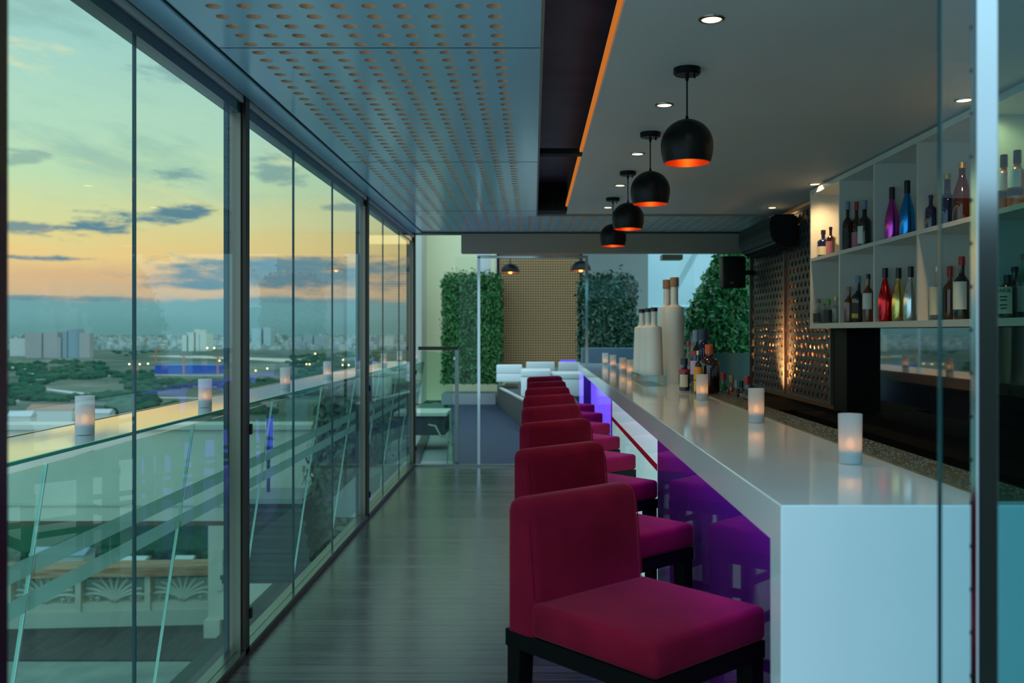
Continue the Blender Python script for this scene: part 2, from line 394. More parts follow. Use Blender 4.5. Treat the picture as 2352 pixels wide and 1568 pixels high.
struct('ceiling', bm, None, ms=[M['panel'], M['hole']])
bm = nb()
pierce(bm, PX0, 2.42, GY, 10.28, CZ, .03, -1.077, .105, 33, GY+.06, 13, .0265)
struct('ceiling_far', bm, None, ms=[M['panel'], M['hole']])
for i, y in enumerate((3.62, 6.05, 8.5)):
    struct('trim_%d' % (20+i), bxm(PX0, PX1, y, y+.004, CZ-.0012, CZ+.001), M['black_soft'])
# right edge face of perforated board and edge trims
struct('trim_1', bxm(PX1, PX1+.012, 1.5, GY, CZ, 2.86), M['beam'])
struct('trim_2', bxm(-1.325, -1.222, 1.5, YF, CZ-.012, CZ+.02), M['trim_blue'])
struct('trim_3', bxm(-1.222, -1.214, 1.5, YF, CZ-.002, CZ+.02), M['black_soft'])
struct('trim_4', bxm(PX1, 2.44, GY-.01, GY+.025, CZ-.004, CZ+.02), M['beam'])
# recess between the ceilings
struct('ceiling_recess', bxm(PX1+.012, .60, 1.5, GY, 2.86, 2.90), M['recess'])
struct('trim_5', bxm(PX1+.012, .31, 5.93, 6.03, 2.625, 2.66), M['black_soft'])
bm = nb(); box(bm, PX1+.012, .31, GY-.30, GY-.26, 2.62, 2.86); box(bm, PX1+.012, .31, GY-.26, GY-.012, 2.61, 2.63)
for i in range(9): box(bm, PX1+.02+i*.03, PX1+.034+i*.03, GY-.36, GY-.30, 2.66, 2.80)
struct('trim_6', bm, M['black_soft'])
# white dropped ceiling over the bar
struct('ceiling_white', bxm(.31, 2.47, 1.5, GY-.015, 2.61, 2.69), M['ceiling'])
struct('roof', bxm(-1.45, 2.62, 1.5, 10.6, 2.95, 3.05), M['black_soft'])
struct('wall_plenum', bxm(-1.45, -1.40, 1.5, 10.6, 2.6, 2.95), M['black_soft'])
struct('wall_right', bxm(2.47, 2.58, 1.5, 10.6, 0, 2.95), M['black_soft'])
struct('wall_fascia', bxm(-1.45, 2.62, 1.46, 1.5, 2.75, 2.95), M['ceiling'])

# glazed wall: sill, head rail, posts, panes
XW = -1.36
bm = nb(); box(bm, -1.41, -1.325, 1.5, YF, -.02, .035)
struct('trim_7', bm, M['steel'])
struct('trim_8', bxm(-1.325, -1.315, 1.5, YF, 0, .012), M['steel_dark'])
struct('trim_9', bxm(-1.405, -1.345, 1.5, YF, 2.505, 2.555), M['pane_edge'])
struct('trim_10', bxm(-1.41, -1.335, 1.5, YF, 2.555, 2.59), mat('pale_track', (.60, .66, .62), .3))
struct('trim_11', bxm(-1.34, -1.325, 1.5, YF, 2.588, 2.60), M['black_soft'])
posts = [1.10, 4.315, 7.515, 10.52]
M['post'] = mat('brown_steel_post', (.20, .175, .135), .38, .8)
for i, y in enumerate(posts[1:]):
    bm = nb(); box(bm, -1.40, -1.345, y, y+.07, 0, 2.6)
    struct('trim_%d' % (12+i), bm, M['post'])
    struct('trim_%d' % (15+i), bxm(-1.345, -1.325, y+.012, y+.07, 0, 2.6), M['steel_dark'])
    struct('trim_%d' % (40+i), bxm(-1.42, -1.40, y-.01, y+.05, 0, 2.6), M['pane_edge'])
    for k, z in enumerate((1.02, .16)):
        tag(obj('glass_clamp', bxm(-1.345, -1.318, y+.071, y+.10, z, z+.05, .004), M['black']), 'small black glass clamp, %s, on the %s window post' % (('upper of two', 'lower of two')[k], ORD[i]), 'clamp', 'glass clamps on the window posts')
joints = [1.5, 2.14, 3.2, 4.31, 5.32, 6.35, 7.51, 8.48, 9.5, 10.52]
for i, (a, b) in enumerate(zip(joints, joints[1:])):
    a2 = a+(.075 if i in (3, 6) else .004); b2 = b-(.005 if i in (2, 5, 8) else .004)
    w = struct('window_%d' % (i+1), bxm(XW-.004, XW+.004, a2, b2, .035, 2.51), M['pane'])
for i, y in enumerate((2.14, 3.2, 5.32, 6.35, 8.48, 9.5)):
    struct('trim_%d' % (30+i), bxm(XW-.006, XW+.006, y-.003, y+.003, .035, 2.51), M['pane_edge'])

# ================================================================== BALUSTRADE + LEDGE OUTSIDE
def lean(z): return -1.54-.15*(1.088-z)
y = 2.95-1.28
k = 0
bys = [2.95+1.28*i for i in range(-1, 9)]
for i, (a, b) in enumerate(zip(bys, bys[1:])):
    t = thing('balustrade_panel', 'leaning green glass balustrade panel with two frosted bands, %s from the doorway' % ORD[i], 'balustrade', (lean(-.25), (a+b)/2, -.25), 0, 'leaning glass balustrade panels')
    bx, byy, bz = lean(-.25), (a+b)/2, -.25
    def leanbox(z0, z1, y0, y1, off, th):
        bm = nb()
        prism(bm, [(lean(z0)+off-bx, z0-bz), (lean(z1)+off-bx, z1-bz), (lean(z1)+off+th-bx, z1-bz), (lean(z0)+off+th-bx, z0-bz)], 'y', y0-byy, y1-byy)
        return bm
    obj('glass_sheet', leanbox(-.25, 1.086, a+.012, b-.004, 0, .012), M['rail_glass'], t)
    obj('polished_edge', leanbox(-.25, 1.086, a+.002, a+.010, 0, .012), M['rail_edge'], t)
    for z0, z1 in ((.738, .800), (.618, .680)):
        bm = nb(); q = [(lean(z)+.0135-bx, yy-byy, z-bz) for z, yy in ((z0, a+.012), (z0, b), (z1, b), (z1, a+.012))]
        bm.faces.new([bm.verts.new(p) for p in q]); obj('frosted_band', bm, M['frost'], t)
t = thing('ledge_shelf', 'long glass drinks ledge outside the windows carrying the candles', 'ledge', (-1.8, 1.6, 1.09))
obj('top', bxm(-.19, .19, 0, 11.4, 0, .010), M['ledge'], t)
obj('front_edge', bxm(.19, .202, 0, 11.4, -.001, .011), M['green_edge'], t)
obj('back_edge', bxm(-.205, -.19, 0, 11.4, -.004, .012), M['pane_edge'], t)

# ================================================================== CANDLES
def make_candle(label, group, loc):
    t = thing('candle_holder', label, 'candle', loc, 0, group)
    bm = nb(); lathe(bm, [(.0345, .0), (.0360, .15), (.0335, .15), (.0325, .003)], seg=28)
    obj('glass_cylinder', bm, M['frost_candle'], t, smooth='auto')
    bm = nb(); lathe(bm, [(0, .002), (.0305, .002), (.0305, .038), (.026, .042), (0, .042)], seg=24)
    obj('tealight', bm, M['tealight'], t, smooth='auto')
    bm = nb(); lathe(bm, [(0, .043), (.008, .046), (.0125, .054), (.0125, .064), (.008, .074), (0, .080)], seg=14)
    obj('flame', bm, M['flame'], t, smooth=True)
    return t
LZ = 1.101
cand = make_candle('frosted glass candle on the white counter, first from its near end, standing largest', 'candles on the bar counter', (.965, 2.86, LZ))
for i, (x, y) in enumerate([(.985, 4.15), (.992, 5.52), (.875, 8.46), (.868, 9.12), (.865, 10.2), (.85, 11.1)]):
    dup(cand, (x, y, LZ), 'frosted glass candle on the white counter, %s from its near end' % ORD[i+1])
for i, (px, D) in enumerate([(195, 3.66), (471, 4.99), (655, 6.57), (752, 7.92), (824, 9.33), (882, 10.9), (918, 12.15), (953, 12.75)]):
    dup(cand, ((px-1225)*D/F, D, LZ), 'frosted candle on the outdoor glass ledge, %s from the doorway' % ORD[i], group='candles on the outdoor ledge')

# ================================================================== BAR COUNTER
t = thing('bar_counter', 'long glossy white bar counter with waterfall end and purple front', 'bar counter', (.572, 2.168, 0))
CY1 = 11.95-2.168
bm = nb(); prism(bm, [(0, 0), (.095, 0), (.095, 1.005), (CY1, 1.005), (CY1, 1.10), (0, 1.10)], 'x', 0, .668)
bmesh.ops.bevel(bm, geom=bm.edges[:], offset=.003, segments=2, affect='EDGES')
o = obj('worktop', bm, M['quartz'], t); o['label'] = 'white worktop turning down into a waterfall end'
obj('carcass', bxm(.125, .60, .10, CY1-.02, 0, 1.0), M['purple_wall'], t)
PXX = .098
for i, (a, b) in enumerate(((2.265, 4.04), (4.044, 5.07), (7.985, 8.1))):
    o = obj('front_panel', bxm(PXX, PXX+.012, a-2.168, b-2.168, .0, 1.003), M['purple'], t); o['label'] = 'purple glass front panel'
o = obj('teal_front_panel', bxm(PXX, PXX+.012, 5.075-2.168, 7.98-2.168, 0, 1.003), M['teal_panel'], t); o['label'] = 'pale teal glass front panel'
o = obj('red_stripe', bxm(PXX-.002, PXX, 5.075-2.168, 7.98-2.168, .748, .785), M['red'], t); o['label'] = 'red stripe across the pale panel'
for a, b, x0, x1 in ((8.12, 10.9, PXX, PXX+.012), (10.95, 11.93, .012, .034)):
    o = obj('lit_front_panel', bxm(x0, x1, a-2.168, b-2.168, 0, 1.003), M['violet_panel'], t); o['label'] = 'violet backlit front panel'
obj('return_panel', bxm(.012, PXX, 10.91-2.168, 10.945-2.168, 0, 1.003), M['purple_wall'], t)
obj('led_shield_lip', bxm(.052, .057, .12, 5.93, .986, 1.0045), M['black_soft'], t)  # added lip that keeps the violet strip out of the window reflections
o = obj('led_strip', bxm(.062, .078, .2, 5.8, .996, 1.003), M['led_violet'], t); o['label'] = 'violet light strip under the worktop'
la = bpy.data.lights.new('led_glow', 'AREA'); la.shape = 'RECTANGLE'; la.size = .016; la.size_y = 9.4; la.color = (.18, .02, 1); la.energy = 13; la.spread = math.radians(110)
lo_ = bpy.data.objects.new('led_glow', la); COL.objects.link(lo_); lo_.parent = t; lo_.location = (.070, 4.95, .992); lo_.rotation_euler = (0, math.radians(22), 0)
# bar mat
t = thing('bar_mat', 'long dimpled brown rubber mat along the back of the counter', 'mat', (1.085, 2.22, 1.10))
obj('base', bxm(0, .145, 0, 4.7, 0, .006), M['mat_rubber'], t)
bm = nb()
rs = random.Random(5)
for j in range(int(4.7/.018)):
    for i in range(8):
        if rs.random() < .45: continue
        x = .010+i*.0172+rs.uniform(-.002, .002); y = .01+j*.018+rs.uniform(-.006, .006); r = rs.uniform(.0015, .003)
        vs = [bm.verts.new((x+dx*r, y+dy*r, .006)) for dx, dy in ((-1,-1),(1,-1),(1,1),(-1,1))]
        vt = [bm.verts.new((x+dx*r*.7, y+dy*r*.7, .0085)) for dx, dy in ((-1,-1),(1,-1),(1,1),(-1,1))]
        bm.faces.new(vt)
        for q in range(4): bm.faces.new((vs[q], vs[(q+1) % 4], vt[(q+1) % 4], vt[q]))
o = obj('stud', bm, M['stud'], t); o['kind'] = 'stuff'

# ================================================================== BAR STOOLS
def rbox(x0, x1, y0, y1, z0, z1, r, seg=4, cuts=3):
    bm = nb(); box(bm, x0, x1, y0, y1, z0, z1)
    bmesh.ops.bevel(bm, geom=bm.edges[:], offset=r, segments=seg, affect='EDGES', profile=.5)
    return bm
def make_stool():
    t = thing('bar_stool', 'crimson velvet bar stool, first from the white end of the counter, standing largest', 'bar stool', (0, 0, 0), 0, 'velvet bar stools along the counter')
    hw = .238
    # seat: soft box with crowned top
    bm = nb(); box(bm, -.175, .288, -hw, hw, .64, .736)
    bmesh.ops.bevel(bm, geom=bm.edges[:], offset=.020, segments=5, affect='EDGES', profile=.5)
    tf = [f for f in bm.faces if f.normal.z > .99 and f.calc_area() > .01]
    for th, dz in ((.03, .003), (.05, .003), (.05, .002)):
        bmesh.ops.inset_region(bm, faces=tf, thickness=th, depth=0)
        for v in {v for f in tf for v in f.verts}: v.co.z += dz
    seat = obj('seat', bm, M['velvet'], t, smooth='auto')
    # back: upright rear face, front face leaning back, rounded crown
    bm = nb()
    prof = [(-.288, .64), (-.288, 1.022), (-.186, 1.022), (-.150, .64)]
    prism(bm, prof, 'y', -hw, hw)
    top = [e for e in bm.edges if min(v.co.z for v in e.verts) > 1.0]
    ver = [e for e in bm.edges if abs(e.verts[0].co.z-e.verts[1].co.z) > .2]
    bmesh.ops.bevel(bm, geom=top+ver, offset=.040, segments=7, affect='EDGES', profile=.5, clamp_overlap=False)
    back = obj('backrest', bm, M['velvet'], t, smooth='auto')
    for s in (-1, 1):
        bm = nb(); q = hw-.009
        tube(bm, [(-.169, s*q, .745), (-.180, s*q, .86), (-.190, s*q, .955), (-.200, s*(q-.006), .992)], .0022, 6)
        obj('piping', bm, M['velvet'], back)
    # apron frame
    bm = nb(); z0, z1 = .592, .64
    box(bm, -.285, .283, -hw+.004, -hw+.028, z0, z1); box(bm, -.285, .283, hw-.028, hw-.004, z0, z1)
    box(bm, -.285, -.261, -hw+.028, hw-.028, z0, z1); box(bm, .259, .283, -hw+.028, hw-.028, z0, z1)
    obj('apron', bm, M['ebony'], t)
    for sx in (-1, 1):
        for sy in (-1, 1):
            bm = nb(); cx0 = sx*.252; cy0 = sy*(hw-.034); w = .027
            splay = .018*sx
            top = [(cx0-w, cy0-w), (cx0+w, cy0-w), (cx0+w, cy0+w), (cx0-w, cy0+w)]
            w2 = .019
            bot = [(cx0+splay-w2, cy0-w2), (cx0+splay+w2, cy0-w2), (cx0+splay+w2, cy0+w2), (cx0+splay-w2, cy0+w2)]
            A = [bm.verts.new((*p, .0)) for p in bot]; B = [bm.verts.new((*p, .598)) for p in top]
            bm.faces.new(A[::-1]); bm.faces.new(B)
            for q in range(4): bm.faces.new((A[q], A[(q+1) % 4], B[(q+1) % 4], B[q]))
            obj('leg', bm, M['ebony'], t)
    for sy in (-1, 1):
        obj('stretcher', bxm(-.245, .245, sy*(hw-.034)-.011, sy*(hw-.034)+.011, .26, .295), M['ebony'], t)
    obj('footrest', bxm(.250, .274, -hw+.05, hw-.05, .20, .24), M['ebony'], t)
    obj('stretcher', bxm(-.268, -.246, -hw+.05, hw-.05, .33, .365), M['ebony'], t)
    return t
stool = make_stool()
ANG = math.atan2(-.743, .669)
refs = [(-.086, 2.729), (-.094, 3.85), (-.090, 4.96), (-.092, 5.97), (-.094, 7.0), (-.088, 7.97), (-.080, 8.95), (-.086, 10.0)]
dev = [0, .02, -.01, .015, -.02, .01, .03, .02]
for i, (x, y) in enumerate(refs):
    a = ANG+dev[i]; c, s = math.cos(a), math.sin(a)
    loc = (x+.288*c-.238*s, y+.288*s+.238*c, 0)
    if i == 0: stool.location = loc; stool.rotation_euler = (0, 0, a)
    else: dup(stool, loc, 'crimson velvet bar stool, %s from the white end of the counter' % ORD[i], rz=a)

# ================================================================== CEILING LIGHTS
def spot(name, loc, color, power, angle, blend=.6, r=.03, parent=None, rot=(0, 0, 0)):
    l = bpy.data.lights.new(name, 'SPOT'); l.color = color; l.energy = power; l.spot_size = angle; l.spot_blend = blend; l.shadow_soft_size = r
    o = bpy.data.objects.new(name, l); COL.objects.link(o); o.location = loc; o.rotation_euler = rot
    if parent: o.parent = parent
    return o
def point(name, loc, color, power, r=.03, parent=None):
    l = bpy.data.lights.new(name, 'POINT'); l.color = color; l.energy = power; l.shadow_soft_size = r
    o = bpy.data.objects.new(name, l); COL.objects.link(o); o.location = loc
    if parent: o.parent = parent
    return o
def make_downlight(label, loc, group):
    t = thing('downlight', label, 'ceiling light', loc, 0, group)
    bm = nb(); lathe(bm, [(.0345, -.003), (.038, -.007), (.046, -.004), (.047, 0), (.0345, 0), (.0345, -.003)], seg=32)
    obj('trim_ring', bm, M['steel'], t, smooth='auto')
    bm = nb(); lathe(bm, [(0, -.004), (.034, -.004), (.034, -.0005), (0, -.0005)], seg=24)
    obj('lens', bm, M['down'], t)
    return t
WARM = (1, .66, .32)
dl = make_downlight('round recessed downlight, first of the row beside the pendants', (.632, 3.33, 2.61), 'downlights in the white ceiling')
dls = [dl]
for i in range(1, 5):
    dls.append(dup(dl, (.632+.008*i, 3.33+1.257*i, 2.61), 'round recessed downlight, %s of the row beside the pendants' % ORD[i]))
for i, (x, y) in enumerate(((2.06, 4.49), (2.11, 7.04), (2.13, 8.37))):
    dls.append(dup(dl, (x, y, 2.61), 'round recessed downlight, %s of the row by the bottle shelf' % ORD[i]))
for i, d in enumerate(dls):
    l = d.location
    spot('downlight_beam', (0, 0, -.02), WARM, 9 if i < 5 else 15, math.radians(130), .7, .03, d, rot=(0, 0 if i < 5 else -.5, 0))

def make_pendant(label, loc, R=.11, zc=.4, group='black dome pendants over the bar', top=True):
    t = thing('pendant_lamp', label, 'pendant lamp', loc, 0, group)   # loc at ceiling
    if top:
        bm = nb(); lathe(bm, [(0, 0), (.057, 0), (.057, -.022), (.050, -.028), (0, -.028)], seg=32)
        can = obj('canopy', bm, M['black_metal'], t, smooth='auto')
        bm = nb(); lathe(bm, [(0, -.028), (.004, -.028), (.004, -.036), (.007, -.040), (.004, -.046), (0, -.047)], .028, -.02, seg=10)
        obj('switch', bm, M['black_metal'], can, smooth=True)
    bm = nb(); lathe(bm, [(0, -.026), (.008, -.026), (.007, -.05), (.0035, -.053), (.0035, -.198), (.006, -.2), (.008, -.216), (0, -.216)], seg=12)
    obj('stem', bm, M['black_metal'], t, smooth='auto')
    out = []; zt = -.214
    for k in range(0, 13):
        a = k/12*PI/2
        out.append((R*math.sin(a), zt-R+R*math.cos(a)))
    for k in range(1, 7):
        f = k/6; out.append((R*(1-.115*f*f), zt-R-.073*f))
    ins = [((r-.003) if r > .004 else 0, z-.002) for r, z in out[::-1]]
    bm = nb(); lathe(bm, out, seg=40); obj('shade', bm, M['black_metal'], t, smooth='auto')
    bm = nb(); lathe(bm, [(out[-1][0], out[-1][1])]+ins, seg=40)
    obj('inner_shade', bm, M['copper'], t, smooth='auto')
    bm = nb(); zb = zt-R*.62
    lathe(bm, [(0, zb+.05), (.012, zb+.045), (.013, zb+.02), (.026, zb), (.028, zb-.014), (.018, zb-.032), (0, zb-.036)], seg=16)
    obj('bulb', bm, M['bulb'], t, smooth=True)
    return t
M['copper'] = mat('copper_inner', (.85, .22, .06), .35, .6)
pn = make_pendant('matte black dome pendant over the bar, first from the doorway and lowest drawn', (.648, 3.96, 2.61))
pn['label'] = 'matte black dome pendant over the bar, first from the white counter end'
for i in range(1, 4):
    dup(pn, (.648+.004*i, 3.96+1.275*i, 2.61), 'matte black dome pendant over the bar, %s from the white counter end' % ORD[i])
# cove strip on the edge of the white ceiling
tag(obj('cove_light', bxm(.292, .308, 1.6, 8.5, 2.635, 2.655), M['led_orange']), 'orange glowing light strip along the edge of the white ceiling', 'light strip')
# strips above the perforated board
for i, x in enumerate((-.86, -.34)):
    o = tag(obj('plenum_light', bxm(x-.01, x+.01, 2.2, 10.1, 2.86, 2.87), M['led_warm']), 'warm light strip hidden above the perforated ceiling board, %s of two' % ORD[i], 'light strip', 'strips above the perforated board')

# ================================================================== BOTTLE SHELF
SX0, SX1 = 2.15, 2.465
t = thing('bottle_shelf', 'white open wall shelf of square cells above the back bar', 'shelf', (SX0, 7.30, 1.527))
sy0, sy1 = -5.6, 0.0
W_ = SX1-SX0
obj('bottom_board', bxm(0, W_, sy0, sy1, 0, .037), M['white'], t)
obj('middle_board', bxm(.001, W_, sy0, sy1, .517, .542), M['white'], t)
obj('top_board', bxm(0, W_, sy0, sy1, 1.033, 1.068), M['white'], t)
obj('back_board', bxm(W_-.01, W_, sy0, sy1, .037, 1.033), M['white'], t)
divs = [0, -.69, -1.36, -2.03, -2.70, -3.37, -4.04, -4.71, -5.58]
for d in divs:
    obj('divider', bxm(.0005, W_-.01, d-.022, d, .0371, 1.0329), M['white'], t)

# bottles -----------------------------------------------------------
def mb(name, c, rough=.06, metal=0, coat=.5, spec=.6): return mat(name, c, rough, metal, spec, coat)
B = {'dark': mb('dark_bottle_glass', (.012, .006, .004)), 'brown': mb('brown_bottle_glass', (.028, .006, .002)),
     'amber': mb('amber_spirit', (.15, .04, .012)), 'green': mb('green_bottle_glass', (.01, .13, .04)),
     'clear': glass('clear_bottle_glass', (.80, .84, .80), ior=1.5, diff=.10, dcol=(.7, .72, .65)),
     'tealclear': glass('pale_green_bottle_glass', (.45, .72, .66), ior=1.5, diff=.10, dcol=(.4, .6, .55)),
     'pink': mb('pink_metal', (.72, .06, .50), .16, 1), 'blue': mb('blue_metal', (.01, .30, .80), .16, 1), 'redm': mb('red_metal', (.75, .01, .02), .16, 1),
     'gold': mb('gold_metal', (.78, .58, .16), .16, 1), 'silver': mb('silver_metal', (.70, .76, .78), .16, 1),
     'whiskey': mb('whiskey_backlit_tone', (.42, .10, .025)),  # lighter orange base stands in for light coming through from behind
     'navy': mb('navy_bottle', (.006, .012, .05))}
C_ = {'black': mat('black_cap', (.008, .008, .009), .35), 'red': mat('red_cap', (.45, .015, .015), .4), 'silver': mat('silver_cap', (.4, .45, .5), .35, .8),
      'cork': M['cork'], 'gold': mat('gold_cap', (.55, .38, .12), .35, .8), 'orange': mat('orange_seal', (.65, .10, .03), .45), 'bluegrey': mat('blue_grey_cap', (.16, .24, .36), .4), 'navy': mat('navy_cap', (.015, .025, .06), .4), 'greencap': mat('green_stopper', (.12, .38, .06), .5)}
P_ = {'white': mat('white_paper', (.70, .69, .62), .6), 'cream': mat('cream_paper', (.60, .55, .38), .6), 'pink': mat('pink_paper', (.55, .18, .24), .6), 'yellow': mat('yellow_paper', (.75, .48, .04), .6),
      'black': mat('black_paper', (.015, .015, .018), .5), 'red': mat('red_paper', (.45, .02, .03), .5), 'lilac': mat('lilac_paper', (.55, .36, .60), .6), 'bluep': mat('blue_paper', (.03, .08, .25), .5), 'orange': mat('orange_paper', (.8, .30, .02), .6)}
def make_bottle(label, loc, h, r, glassk, capk, shape='std', labels=(), capf=.1, group=None, name='bottle', rz=0, neck=.30, nr=.33):
    """shape std: cylinder, shoulder, neck; champ: sloping shoulders; jar: round shouldered; labels: (z0,z1,paper,half-angle,facing)"""
    t = thing(name, label, 'bottle', loc, rz, group)
    n_ = r*nr
    if shape == 'champ':
        pr = [(0, .0), (r*.9, 0), (r, .012), (r, h*.36), (r*.97, h*.43), (r*.82, h*.54), (r*.60, h*.64), (n_*1.25, h*.74), (n_, h*.80), (n_, h*.97), (0, h*.97)]
        hs = h*.36
    elif shape == 'jar':
        pr = [(0, 0), (r*.92, 0), (r, .012), (r*1.02, h*.35), (r, h*.55), (r*.93, h*.64), (r*.72, h*.71), (n_*1.3, h*.745), (n_, h*.76), (n_, h*.96), (0, h*.96)]
        hs = h*.5
    else:
        s0 = 1-neck-.14
        pr = [(0, 0), (r*.93, 0), (r, .01), (r, h*s0), (r*.95, h*(s0+.045)), (r*.7, h*(s0+.095)), (n_*1.15, h*(s0+.14)), (n_, h*(s0+.18)), (n_, h*.97), (0, h*.97)]
        hs = h*s0
    bm = nb(); lathe(bm, pr, seg=24); obj('glass_body', bm, B[glassk], t, smooth='auto')
    cf = h*capf
    bm = nb(); lathe(bm, [(n_*1.02, h-cf), (n_*1.22, h-cf), (n_*1.22, h-.002), (n_*1.05, h), (0, h)], seg=18); obj('cap', bm, C_[capk], t, smooth='auto')
    for z0, z1, pk, ha, fa in labels:
        bm = nb(); q = 14
        a0 = fa-ha; rr = r*(1.03 if shape == 'jar' else 1.0)+.0012
        A = [bm.verts.new((rr*math.cos(a0+2*ha*i/q), rr*math.sin(a0+2*ha*i/q), h*z0)) for i in range(q+1)]
        Bv = [bm.verts.new((rr*math.cos(a0+2*ha*i/q), rr*math.sin(a0+2*ha*i/q), h*z1)) for i in range(q+1)]
        for i in range(q): bm.faces.new((A[i], A[i+1], Bv[i+1], Bv[i]))
        obj('label', bm, P_[pk], t, smooth=True)
    return t
FA = math.radians(222)       # labels face the room and the camera
SB = 1.527+.0371; SM = 1.527+.5421
GS = 'bottles on the white wall shelf'
def sh(px, zb, X, label, h, r, g, c, **k):
    q = (px-1225)/F; D = X/q
    for d1, d0 in zip(divs, divs[1:]):
        if 2.15/(7.30+d1) <= q < 2.15/(7.30+d0):
            D = max(7.30+d0+r*1.03+.003, min(7.30+d1-.022-r*1.03-.003, D))
    X = max(2.156+r, min(2.449-r, D*q))
    return make_bottle(label, (X, D, zb), h, r, g, c, group=GS, **k)
LB = [(.12, .42, 'white', .9, FA)]
# top row
sh(1891, SM, 2.235, 'dark square bottle with pale cross-band label in the yellow-lit top cell', .215, .045, 'navy', 'black', labels=[(.1, .40, 'cream', 1.2, FA)], capf=.16)
sh(1908, SM, 2.235, 'slim brown bottle with pink label in the yellow-lit top cell', .22, .032, 'brown', 'black', labels=[(.08, .5, 'pink', .9, FA)])
sh(1916.5, SM, 2.34, 'small pale round tub behind the slim brown bottle', .16, .035, 'clear', 'gold')
sh(1943, SM, 2.25, 'dark cognac bottle with grey cap, first of three in the second top cell', .34, .036, 'brown', 'bluegrey', capf=.17, labels=[(.02, .36, 'black', 1.0, FA)], neck=.34)
sh(1967.5, SM, 2.245, 'dark cognac bottle with red cap and pink label, middle of three', .335, .036, 'brown', 'red', capf=.18, labels=[(.05, .36, 'pink', .8, FA)], neck=.34)
sh(1986, SM, 2.24, 'dark cognac bottle with white label, last of three in the second top cell', .32, .045, 'dark', 'bluegrey', capf=.19, labels=[(.08, .45, 'white', .6, FA-.35), (.08, .33, 'black', .3, FA+.8)], neck=.34)
sh(2049, SM, 2.25, 'metallic pink sparkling wine bottle with black neck on the upper shelf', .335, .043, 'pink', 'black', shape='champ', capf=.23)
sh(2084, SM, 2.26, 'metallic blue sparkling wine bottle with black neck on the upper shelf', .345, .044, 'blue', 'black', shape='champ', capf=.23)
sh(2138, SM, 2.24, 'short dark blue bottle at the edge of the glass pane, upper shelf', .19, .030, 'navy', 'navy')
sh(2176, SM, 2.28, 'dark navy bottle with a pale band at its neck behind the glass, upper shelf', .30, .050, 'navy', 'gold', neck=.36)
sh(2210, SM, 2.25, 'broad shouldered red brown bottle behind the glass, upper shelf', .32, .050, 'brown', 'gold', shape='champ')
# bottom row
sh(1876, SB, 2.215, 'squat clear bottle with black label and cork in the lower end cell', .19, .040, 'clear', 'cork', labels=[(.06, .42, 'black', .9, FA)], capf=.16, neck=.38)
sh(1903, SB, 2.23, 'squat bottle with green stopper and black label', .185, .038, 'clear', 'greencap', labels=[(.04, .55, 'black', 1.0, FA+.3)], capf=.22, neck=.34)
sh(1920, SB, 2.26, 'small clear bottle with gold stopper beside the green stoppered one', .20, .030, 'clear', 'gold', capf=.14)
sh(1894, SB, 2.38, 'squat clear bottle with plain glass behind the black labelled one', .155, .028, 'clear', 'cork')
sh(1971.5, SB, 2.25, 'dark brown liqueur bottle with black label and gold mark, lower second cell', .325, .046, 'dark', 'bluegrey', capf=.16, labels=[(.08, .42, 'black', .8, FA), (.10, .19, 'yellow', .55, FA-.1)], neck=.36)
sh(1950, SB, 2.36, 'amber flask partly behind the dark liqueur bottle', .25, .034, 'amber', 'cork')
sh(1994.5, SB, 2.225, 'whisky bottle with cream label and dark neck at the cell divider', .32, .036, 'amber', 'black', labels=[(.27, .6, 'white', 1.1, FA)], neck=.28)
sh(2033, SB, 2.25, 'metallic red sparkling wine bottle on the lower shelf', .335, .043, 'redm', 'black', shape='champ', capf=.18)
sh(2064, SB, 2.25, 'metallic gold sparkling wine bottle on the lower shelf', .33, .043, 'gold', 'black', shape='champ', capf=.2)
sh(2092, SB, 2.245, 'metallic silver sparkling wine bottle on the lower shelf', .325, .043, 'silver', 'black', shape='champ', capf=.2)
sh(2153, SB, 2.24, 'clear bottle with cream label and slim neck, crossed by the glass edge', .30, .040, 'clear', 'silver', labels=[(.1, .62, 'cream', 1.0, FA)], neck=.36, nr=.25)
sh(2182, SB, 2.36, 'amber bottle with red brown cap standing behind the cream labelled one', .30, .038, 'amber', 'red', capf=.2)
sh(2209, SB, 2.24, 'tall dark bottle with long white label and brown cap', .33, .042, 'dark', 'red', labels=[(.16, .6, 'white', 1.0, FA)], capf=.14)
# cell beyond the chrome post
sh(2306, SM, 2.23, 'orange whiskey bottle with black cap and white label, beside the chrome post', .27, .043, 'whiskey', 'black', capf=.22, labels=[(.36, .66, 'white', .7, FA), (.22, .33, 'black', .9, FA)])
sh(2337, SM, 2.25, 'second orange whiskey bottle with black cap and white label, beside the chrome post', .275, .045, 'whiskey', 'black', capf=.22, labels=[(.36, .66, 'white', .7, FA), (.22, .33, 'black', .9, FA)])
bk = sh(2314, SB, 2.20, 'bourbon bottle with black capital letters on a cream label, beyond the chrome post', .20, .042, 'brown', 'black', labels=[(.1, .72, 'cream', .85, FA)], capf=.2, neck=.2)
a = FA
text_mesh('KNOB', .023, 'lettering', M['label_ink'], bk, (math.cos(a)*.0445, math.sin(a)*.0445, .125), (PI/2, 0, a+PI/2))
for i, (z, w) in enumerate(((.098, .034), (.083, .030), (.060, .034), (.045, .026))):
    bm = nb(); box(bm, -w/2, w/2, -.0005, .0005, -.003, .003)
    o = obj('print_line', bm, M['label_ink'], bk); o.location = (math.cos(a)*.0446, math.sin(a)*.0446, z); o.rotation_euler = (0, 0, a+PI/2)
sh(2331, SB, 2.33, 'dark bottle just behind the cream lettered bourbon', .25, .040, 'dark', 'black', labels=LB)
sh(2352, SB, 2.30, 'pale green bottle with wooden cap and grey white label at the picture edge', .30, .036, 'tealclear', 'cork', labels=[(.1, .5, 'white', .9, FA)], capf=.08)

